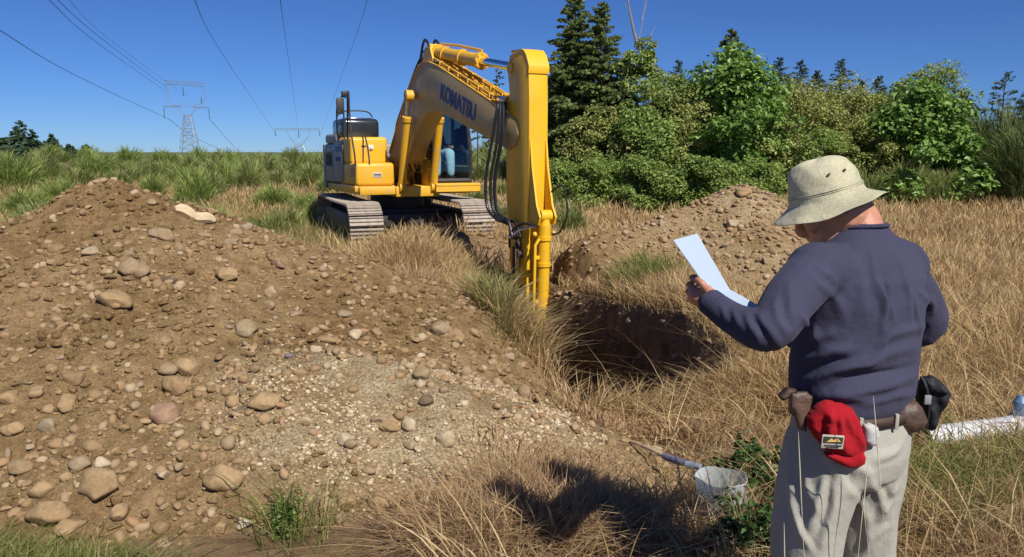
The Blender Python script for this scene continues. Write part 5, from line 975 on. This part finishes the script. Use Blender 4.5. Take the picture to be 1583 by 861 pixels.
# waist folds, back drape, armpit pulls, sleeve rings
for a in ((1226, 566, 1320, 545, .016, .013, 6), (1240, 596, 1370, 560, .014, .013, 8), (1290, 612, 1424, 580, .014, .014, -6), (1300, 580, 1424, 540, .015, .011, 6), (1256, 618, 1350, 622, .014, .012, 4), (1345, 628, 1420, 612, .012, .010, 3), (1228, 536, 1290, 520, .014, .008, 5), (1362, 534, 1436, 505, .014, .009, 5),
          (1352, 385, 1388, 500, .016, .010, -8), (1384, 470, 1352, 560, .014, .011, 6), (1392, 392, 1412, 500, .014, .009, 6), (1330, 400, 1342, 500, .018, .005, 4), (1412, 430, 1428, 520, .012, .008, 0), (1366, 430, 1366, 520, .009, .009, 5),
          (1258, 424, 1310, 500, .015, .006, 6), (1262, 408, 1300, 440, .013, .007, 3), (1240, 480, 1262, 540, .012, .009, 3),
          (1220, 428, 1238, 500, .013, .007, -5), (1196, 455, 1224, 520, .012, .008, -4), (1172, 478, 1204, 536, .011, .008, -5), (1150, 478, 1172, 530, .010, .007, -5), (1130, 468, 1148, 512, .009, .006, -4), (1112, 462, 1124, 498, .008, .005, -3),
          (1434, 420, 1446, 500, .012, .007, 2), (1424, 450, 1448, 478, .010, .007, 2)): st(shirt.data, *a)
for a in ((1236, 580, 1330, 562, .011, -.012, 6), (1270, 604, 1390, 576, .010, -.012, 6), (1372, 420, 1376, 510, .009, -.009, 4), (1310, 600, 1420, 566, .010, -.009, 0), (1160, 480, 1184, 530, .008, -.006, -5), (1208, 445, 1232, 510, .008, -.005, -5), (1400, 400, 1418, 500, .008, -.006, 6)): st(shirt.data, *a)
strokes(shirt.data, segs); V = coords(shirt.data); Nn = normals(shirt.data)
f = .003*fbm(V[:, 0]*5+V[:, 2]*3, V[:, 2]*10+V[:, 0]*4, 2, 61)*(1+1.0*np.exp(-((V[:, 2]-1.0)/.1)**2)); setco(shirt.data, V+Nn*f[:, None])
# collar ribbing and cuff
mb = MB(); rgc = [B(.086*math.cos(t), .014+.077*math.sin(t), 1.520-.010*math.sin(t)) for t in np.linspace(0, 2*math.pi, 33)]; mb.tube(rgc, .0065, 8, False); inherit(mb.build('collar', M_shirt), man)
dcu = (PC-WRL).normalized(); mb = MB(); mb.rings([ring(WRL-dcu*.0+dcu*x, dcu, (0, 0, 1), r_, r_, 20) for x, r_ in ((-.03, .040), (-.01, .0415), (.008, .040), (.009, .036), (-.01, .034))], False); inherit(mb.build('cuff', M_shirt), man)
# --- trousers
mb = MB(); loft(mb, dens([(0, 0, .99, .182, .135), (0, 0, .95, .188, .142), (0, -.005, .88, .198, .155), (.012, -.008, .80, .206, .158), (.02, -.005, .74, .20, .145), (.02, 0, .71, .17, .12)]), 40)
for s in (-1, 1):
    rg = dens([(s*.10+.008, 0, .86, .088, .13), (s*.105+.013, 0, .78, .093, .136), (s*.112+.02, 0, .70, .094, .132), (s*.122+.03, .005, .58, .092, .122), (s*.128+.03, .005, .45, .092, .115), (s*.12, -.005, .3, .098, .108), (s*.125, -.01, .14, .096, .108), (s*.125, -.005, .06, .10, .115)]); loft(mb, rg, 32)
pants = mb.build('trousers', M_pants); voxel(pants, .006, .5, 6); inherit(pants, man); CACHE = coords(pants.data); segs = []
for a in ((1262, 700, 1300, 736, .016, .012, 5), (1272, 738, 1236, 830, .018, .014, 8), (1240, 725, 1262, 790, .014, .009, -5), (1222, 780, 1262, 858, .016, .012, -8), (1292, 735, 1268, 861, .013, .008, 6), (1332, 722, 1372, 800, .016, .013, 8), (1392, 745, 1352, 812, .015, .012, 6), (1312, 745, 1345, 850, .014, .010, 6), (1400, 690, 1350, 712, .014, .010, 5), (1330, 861, 1380, 815, .014, .011, 6), (1212, 690, 1218, 800, .013, .008, 3), (1298, 690, 1330, 728, .012, .008, 4), (1385, 790, 1372, 861, .012, .008, 3)): st(pants.data, *a)
for a in ((1282, 738, 1254, 830, .011, -.012, 8), (1342, 735, 1374, 790, .011, -.011, 8), (1236, 800, 1270, 861, .011, -.009, -8), (1300, 715, 1318, 760, .009, -.010, 3), (1352, 800, 1392, 770, .010, -.008, 6)): st(pants.data, *a)
strokes(pants.data, segs); V = coords(pants.data); Nn = normals(pants.data); f = .004*fbm(V[:, 0]*9, V[:, 2]*9+V[:, 1]*4, 3, 62); setco(pants.data, V+Nn*f[:, None])
mb = MB()
for s in (-1, 1): limb(mb, [B(s*.125, -.06, .05), B(s*.13, .06, .05), B(s*.14, .17, .035)], [.05, .052, .042]); limb(mb, [B(s*.125, -.02, .05), B(s*.125, -.02, .15)], [.05, .05])
o = mb.build('boots', simple('boot_leather', (.10, .065, .04), .7)); voxel(o, .008, .5, 2); inherit(o, man)
M_belt = simple('brown_leather', (.05, .026, .018), .6, 0, .3, 20, .3); M_leather2 = simple('worn_leather', (.09, .052, .035), .5, 0, .35, 15, .3); M_blackn = cloth('black_nylon', (.02, .02, .024), 0, .2, 300, .6)
mb = MB(); out = []
for z, a, b in ((.925, .203, .160), (.958, .200, .158)):
    out.append([B(a*math.copysign(abs(math.cos(t))**.87, math.cos(t)), b*math.copysign(abs(math.sin(t))**.87, math.sin(t)), z) for t in np.linspace(0, 2*math.pi, 49)[:-1]])
mb.rings(out, False); o = mb.build('belt', M_belt); mo = o.modifiers.new('s', 'SOLIDIFY'); mo.thickness = .006; inherit(o, man)
mb = None
for t in (1.05, 1.57, 2.1, 4.2, 4.7, 5.3):
    mb = MB(); u_ = math.copysign(abs(math.cos(t))**.87, math.cos(t)); v_ = math.copysign(abs(math.sin(t))**.87, math.sin(t)); mb.box(B(.205*u_, .163*v_, .942), (.012, .012, .050), bev=.003); inherit(mb.build('belt_loop', M_pants), man)
# --- hat: crown, band, brim tilted with the head
hatroot = empty('bucket_hat', HC); tag(hatroot, 'pale khaki bucket hat with wide floppy brim on the man reading', 'hat')
HU2 = Vector((-.27, .08, .96)).normalized(); HF2 = (Vector((-.85, .45, -.2))); HF2 = (HF2-HU2*HF2.dot(HU2)).normalized(); HS2 = HU2.cross(HF2)
OH = P(1277, 302, 2.425)
def HH(t, r, u, ex=1.): return OH+HF2*math.cos(t)*r*1.08+HS2*math.sin(t)*r+HU2*u
prof = [(.001, .118), (.03, .1165), (.052, .112), (.070, .102), (.082, .088), (.090, .070), (.096, .045), (.101, .02), (.105, .0), (.107, -.008), (.112, -.012), (.122, -.020), (.133, -.029), (.145, -.037), (.155, -.045), (.1555, -.048), (.145, -.041), (.125, -.025), (.104, -.014), (.099, .0), (.086, .07), (.001, .104)]
mb = MB(); n = 72; rr = []
for r_, u in prof:
    r2 = []
    for k in range(n):
        t = 2*math.pi*k/n; e = max(0, (r_-.105)/.065)
        wav = e*(.010*math.sin(2*t+1.0)+.006*math.sin(3*t+.5)+.003*math.sin(7*t)); fr = e*(-.020*max(0, math.cos(t))+.010*max(0, -math.cos(t))); dent = (.008*math.sin(3*t+2)*math.exp(-((u-.09)/.02)**2) if r_ < .09 else 0)+.0025*math.sin(5*t+u*90)*(u > .0)
        r2.append(HH(t, r_+(dent if r_ > .02 else 0)+e*.008*math.sin(t*2+.3), u+wav+fr+(.006*math.sin(2*t+.8)*(r_/.08)**2+.004*math.sin(3*t) if .02 < r_ < .097 and u > .04 else 0)))
    rr.append(r2)
mb.rings(rr); hat = mb.build('crown_and_brim', M_hat, None, True, 80); hat.modifiers.new('s', 'SUBSURF').render_levels = 1; hat.matrix_parent_inverse = hatroot.matrix_world.inverted()
def pin(o, root):                      # parent a mesh built in world coordinates to an empty placed without rotation
    o.parent = root; o.matrix_parent_inverse = Matrix.Translation(-Vector(root.location)); return o
pin(hat, hatroot)
mb = MB()
for u in (.012, .018): mb.tube([HH(t, .1035-.1*(u-.012), u) for t in np.linspace(0, 2*math.pi, 61)], .0016, 5, False)
for rr_, u in ((.128, -.0185), (.143, -.0275), (.158, -.035)): pass
pin(mb.build('stitching', M_hat), hatroot)
for t in (1.9, 2.4): mb = MB(); c_ = HH(t, .094, .066); d_ = (c_-OH-HU2*.05).normalized(); mb.cyl(c_-d_*.002, c_+d_*.002, .004, n=12); pin(mb.build('eyelet', simple('brass_eyelet', (.12, .09, .05), .4, .8)), hatroot)
# --- the booklet he holds
q = N('booklet_paper'); q.col((.42, .50, .62)); q.set(Roughness=.5); M_paper = q.m  # white paper with the blue of sky-lit shade put into its colour
def slab(mb, c4, th):
    c4 = [Vector(c) for c in c4]; n_ = (c4[1]-c4[0]).cross(c4[3]-c4[0]).normalized()*th; G_ = 6; top = []
    for off in (n_*0, n_):
        g = [[mb.bm.verts.new((c4[0]*(1-u)*(1-v)+c4[1]*u*(1-v)+c4[2]*u*v+c4[3]*(1-u)*v)+off) for u in np.linspace(0, 1, G_)] for v in np.linspace(0, 1, G_)]; top.append(g)
    for k, g in enumerate(top):
        for i in range(G_-1):
            for j in range(G_-1): mb.bm.faces.new((g[i][j], g[i][j+1], g[i+1][j+1], g[i+1][j]))
    A, Z = top
    per = [(0, j) for j in range(G_)]+[(i, G_-1) for i in range(1, G_)]+[(G_-1, j) for j in range(G_-2, -1, -1)]+[(i, 0) for i in range(G_-2, 0, -1)]
    for k in range(len(per)): (a, b), (c, d) = per[k], per[(k+1) % len(per)]; mb.bm.faces.new((A[a][b], A[c][d], Z[c][d], Z[a][b]))
bkl = empty('booklet', P(1110, 440, 2.3)); tag(bkl, 'white folded booklet held open in the left hand of the man', 'booklet')
A1, A2, A3, A4 = P(1041, 371, 2.26), P(1078, 361, 2.42), P(1128, 447, 2.36), P(1103, 458, 2.245)
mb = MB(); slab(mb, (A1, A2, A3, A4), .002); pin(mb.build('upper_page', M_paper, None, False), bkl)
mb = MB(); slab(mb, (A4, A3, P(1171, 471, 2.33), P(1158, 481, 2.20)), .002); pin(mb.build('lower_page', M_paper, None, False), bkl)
# --- things hanging from the belt
def pillow(pts, Y, th, m, name, label=None, cat=None, noise_=.004, parent=None, seed=0, back=.25, res=.006):
    # an outline given in photo pixels becomes a soft solid of its own thickness at distance Y
    W_ = [P(px, py, Y) for px, py in pts]; xy = np.array([(p.x, p.z) for p in W_]); lo = xy.min(0)-res; hi = xy.max(0)+res; xs = np.arange(lo[0], hi[0], res); zs = np.arange(lo[1], hi[1], res); X, Z = np.meshgrid(xs, zs)
    d = np.full(X.shape, 1e9); ins = np.zeros(X.shape, bool)
    for i in range(len(xy)):
        a, b = xy[i], xy[(i+1) % len(xy)]; e = b-a; t = np.clip(((X-a[0])*e[0]+(Z-a[1])*e[1])/(e@e), 0, 1); d = np.minimum(d, np.hypot(X-a[0]-t*e[0], Z-a[1]-t*e[1])); c = ((a[1] > Z) != (b[1] > Z)) & (X < (b[0]-a[0])*(Z-a[1])/(b[1]-a[1]+1e-12)+a[0]); ins ^= c
    mx_ = d[ins].max(); prof_ = np.sqrt(np.clip(1-(1-np.clip(d/min(mx_, .045), 0, 1))**2, 0, 1)); n_ = noise_*fbm(X*22, Z*22, 3, seed)+noise_*.6*np.sin(X*90+Z*40+seed+3*fbm(X*8, Z*8, 2, seed))
    Fr = Y-th*prof_*(1-back)-n_*prof_; Bk = Y+th*prof_*back; idx = -np.ones(X.shape, int); k = np.argwhere(ins); idx[ins] = np.arange(len(k)); n0 = len(k)
    V1 = np.stack([X[ins], Fr[ins], Z[ins]], -1); V2 = np.stack([X[ins], Bk[ins], Z[ins]], -1); q4 = ins[:-1, :-1] & ins[1:, :-1] & ins[:-1, 1:] & ins[1:, 1:]
    a, b, c, e = idx[:-1, :-1][q4], idx[:-1, 1:][q4], idx[1:, 1:][q4], idx[1:, :-1][q4]; F1 = np.stack([a, b, c, e], -1); F2 = np.stack([e, c, b, a], -1)+n0
    ed = {}; 
    for f in F1:
        for i in range(4): u, v = int(f[i]), int(f[(i+1) % 4]); ed[(u, v)] = 1
    side = [(v, u, u+n0, v+n0) for (u, v) in ed if (v, u) not in ed]
    o = link(name, npmesh(name, np.concatenate([V1, V2]), np.concatenate([F1, F2, np.array(side)])), m); 
    if label: tag(o, label, cat)
    if parent: inherit(o, parent)
    return o
rc = empty('red_cap', P(1285, 650, 2.2)); tag(rc, 'red baseball cap with a woven patch hanging from the back of the belt', 'cap')
pin(pillow([(1262, 622), (1272, 617), (1296, 618), (1316, 628), (1326, 645), (1334, 672), (1336, 690), (1330, 703), (1310, 706), (1290, 702), (1272, 694), (1258, 678), (1243, 655), (1246, 640)], 2.235, .075, M_red, 'cap_crown', seed=3, noise_=.012, res=.004), rc)
pin(pillow([(1272, 696), (1290, 700), (1312, 703), (1332, 694), (1338, 706), (1336, 716), (1325, 723), (1308, 722), (1290, 714), (1274, 704)], 2.20, .03, M_red, 'cap_brim', seed=4, noise_=.002, res=.004), rc)
capm = bpy.data.objects[[c.name for c in rc.children if c.name.startswith('cap_crown')][0]].data; CACHE = coords(capm); segs = []
for a in ((1290, 634, 1275, 684, .010, .009, 3), (1303, 632, 1308, 690, .008, .008, 2), (1314, 640, 1322, 684, .007, .007, 2), (1276, 636, 1260, 662, .008, .007, 2)): st(capm, *a)
for a in ((1297, 634, 1294, 680, .006, -.009, 2), (1308, 640, 1318, 686, .006, -.007, 2), (1272, 640, 1266, 668, .006, -.007, 1)): st(capm, *a)
CAPM = coords(capm); strokes(capm, segs, 2)
pc = P(1287, 683, 2.163); mb = MB(); mb.box(pc, (.066, .006, .042), Matrix.Rotation(.06, 3, 'Y'), bev=.003); pt = mb.build('patch', simple('patch_grey', (.40, .36, .30), .8, 0, .2, 80)); pin(pt, rc)
mb = MB(); mb.box(pc+Vector((0, -.0035, .007)), (.056, .004, .018), Matrix.Rotation(.06, 3, 'Y')); o = mb.build('patch_picture', simple('patch_black', (.03, .03, .03), .8)); o.parent = pt
mb = MB(); mb.prism([(pc.x-.02, pc.z+.002), (pc.x-.006, pc.z+.013), (pc.x+.001, pc.z+.007), (pc.x+.01, pc.z+.014), (pc.x+.022, pc.z+.002)], pc.y-.0065, pc.y-.005); o = mb.build('patch_gold', simple('patch_gold', (.6, .4, .1), .7)); o.parent = pt
mb = MB(); mb.tube([pc+Vector((-.026, -.004, -.009)), pc+Vector((.026, -.004, -.011))], .002, 4); mb.tube([pc+Vector((-.02, -.004, -.015)), pc+Vector((.018, -.004, -.016))], .0012, 4); o = mb.build('patch_stitching', M_blk); o.parent = pt
pillow([(1332, 655), (1342, 652), (1356, 658), (1360, 672), (1356, 688), (1344, 690), (1334, 682)], 2.215, .03, cloth('glove_cloth', (.45, .44, .42)), 'work_glove', 'pale work glove tucked at the belt right of the red cap', 'glove', seed=9, res=.003)
pillow([(1222, 606), (1246, 603), (1256, 612), (1252, 640), (1246, 668), (1232, 662), (1226, 640), (1219, 628)], 2.25, .025, M_leather2, 'knife_sheath', 'dark brown leather sheath left of the red cap', 'sheath', seed=5, res=.004)
pillow([(1200, 612), (1215, 597), (1232, 600), (1224, 612), (1208, 619)], 2.33, .03, M_belt, 'leather_strap', 'brown leather flap sticking out at the left hip', 'strap', seed=6, res=.003)
pillow([(1372, 632), (1392, 618), (1412, 616), (1424, 628), (1432, 648), (1424, 662), (1402, 670), (1380, 656)], 2.33, .06, M_leather2, 'belt_pouch', 'shiny brown leather pouch on the right hip', 'pouch', seed=7, noise_=.002, res=.004)
bag = empty('camera_bag', P(1442, 625, 2.46)); tag(bag, 'black nylon bag hanging at the right hip beyond the brown pouch', 'bag')
pin(pillow([(1416, 592), (1428, 580), (1446, 584), (1461, 598), (1468, 606), (1462, 618), (1452, 632), (1446, 656), (1436, 665), (1424, 660), (1418, 640), (1414, 612)], 2.45, .07, M_blackn, 'bag_body', seed=8, noise_=.012, res=.004), bag)
pin(pillow([(1422, 584), (1440, 578), (1456, 590), (1466, 603), (1458, 612), (1440, 606), (1424, 604)], 2.40, .035, M_blackn, 'bag_flap', seed=12, noise_=.010, res=.004), bag)
mb = MB(); mb.tube(spline([P(1424, 582, 2.36), P(1432, 600, 2.34), P(1436, 628, 2.35), P(1432, 662, 2.37)], 5), .006, 6); pin(mb.build('bag_strap', M_blackn), bag); mb = MB(); mb.box(P(1434, 618, 2.335), (.022, .008, .03), bev=.003); pin(mb.build('buckle', M_gry), bag)
# ================================================================ things on the ground
q = N('white_plastic'); n1 = q.noise(6, 5); q.col(q.ramp(n1, [(.3, (.55, .56, .60)), (.7, (.74, .74, .76))])); q.set(Roughness=.35); q.bump(q.noise(9, 4), .3, .02); M_pipe = q.m
a = G(1428, 694, .0); a.z = .075; b = G(1660, 668, 0); b.z = .09; d = (b-a).normalized(); mb = MB(); N_ = 26; rr = []
for k in range(N_):
    t = k/(N_-1); c = a.lerp(b, t); rad = .062*(1+.35*t); r0 = ring(c, d, (0, 0, 1), rad, rad*(.86+.05*math.sin(t*11)), 28); rr.append([p+Vector((0, 0, .004*math.sin(i*1.7+t*20))) for i, p in enumerate(r0)])
for k in (N_-1, 0): pass
rr2 = [[a.lerp(b, k/(N_-1))+(p-a.lerp(b, k/(N_-1)))*.93 for p in rr[k]] for k in range(N_)]
mb.rings(rr+rr2[::-1], False); o = mb.build('plastic_pipe', M_pipe, None, True, 60); tag(o, 'wide white plastic tube lying on the grass right of the man', 'pipe'); PIPE = (a, b)
mb = MB(); c = a-d*.03; mb.box(c, (.05, .05, .05), bev=.012); o = mb.build('brown_plug', simple('brown_plug', (.20, .10, .06), .6)); tag(o, 'small brown block stuck in the near end of the white tube', 'plug')
# clear plastic tub
q = N('clear_plastic'); q.set(Roughness=.08); tp_ = q.n('ShaderNodeBsdfTransparent'); tp_.inputs[0].default_value = (.80, .84, .86, 1); mx = q.n('ShaderNodeMixShader'); lw = q.n('ShaderNodeLayerWeight'); lw.inputs[0].default_value = .35
q.col((.75, .78, .8)); q.l(q.math('ADD', q.math('MULTIPLY', lw.outputs['Facing'], .6), .2), mx.inputs[0]); q.l(tp_.outputs[0], mx.inputs[1]); q.l(q.b.outputs[0], mx.inputs[2]); q.l(mx.outputs[0], q.o.inputs[0]); q.bump(q.noise(9, 3), .2, .02); M_clear = q.m
tc_ = G(1112, 800, .0); tub = empty('clear_tub', (tc_.x, tc_.y, float(ground(tc_.x, tc_.y)))); tub.scale = (1.05, 1.05, 1.25); tag(tub, 'open clear plastic tub with crumpled film inside, standing by the leafy weeds', 'tub')
mb = MB(); n = 40; rr = []
for z, r_ in ((.0, .085), (.005, .095), (.08, .102), (.17, .112), (.185, .118), (.187, .114), (.17, .108), (.08, .098), (.010, .090), (.008, .0)): rr.append([(math.cos(t)*r_*(1+.02*math.sin(3*t)), math.sin(t)*r_, z+(.004*math.sin(4*t) if z > .1 else 0)) for t in np.linspace(0, 2*math.pi, n+1)[:-1]])
mb.rings(rr); mb.build('tub_wall', M_clear, tub, True, 60)
V, F = stone_shape(4, 77, .6); V = V*np.array((.07, .06, .045)); V += (.02*fbm(V[:, 0]*30, V[:, 1]*30+V[:, 2]*20, 3, 3))[:, None]*V/.06; o = link('plastic_film', npmesh('plastic_film', V+np.array((.02, -.02, .05)), F), simple('crumpled_film', (.7, .72, .74), .15, .3, .1, 10), tub, False)
# tool with a long handle
a = P(932, 668, 4.75); a.z = float(ground(a.x, a.y))+.08; b = G(1034, 708, .06); mb = MB(); M_hand = simple('weathered_handle', (.42, .32, .22), .8, 0, .2, 20); tool = empty('long_handled_tool', b); tag(tool, 'long wooden tool handle with a blue and purple grip lying in the grass', 'tool')
m_ = a.lerp(b, .5)+Vector((0, 0, .02)); mb.tube(spline([a, m_, b], 6), .010, 10); pin(mb.build('handle', M_hand), tool)
e = b+(b-a).normalized()*.16; mb = MB(); mb.tube([b-(b-a).normalized()*.05, b.lerp(e, .5), e], [.017, .020, .014], 12); pin(mb.build('grip', simple('purple_grip', (.13, .13, .24), .6)), tool)
mb = MB(); mb.tube([e, e+(b-a).normalized()*.09+Vector((.02, .02, .0))], [.022, .016], 10); pin(mb.build('grip_end', simple('grey_blue_rubber', (.22, .26, .33), .6)), tool)
p = P(1571, 632, 4.6); mb = MB(); gp = (p.x, p.y, float(ground(p.x, p.y))); mb.cyl((p.x, p.y, gp[2]), (p.x+.02, p.y, gp[2]+.24), .04, n=20); mb.cyl((p.x+.02, p.y, gp[2]+.24), (p.x+.024, p.y, gp[2]+.28), .04, .018, n=20); o = mb.build('water_bottle', simple('blue_bottle', (.10, .18, .30), .2)); tag(o, 'blue grey bottle standing in the grass at the right edge', 'bottle')
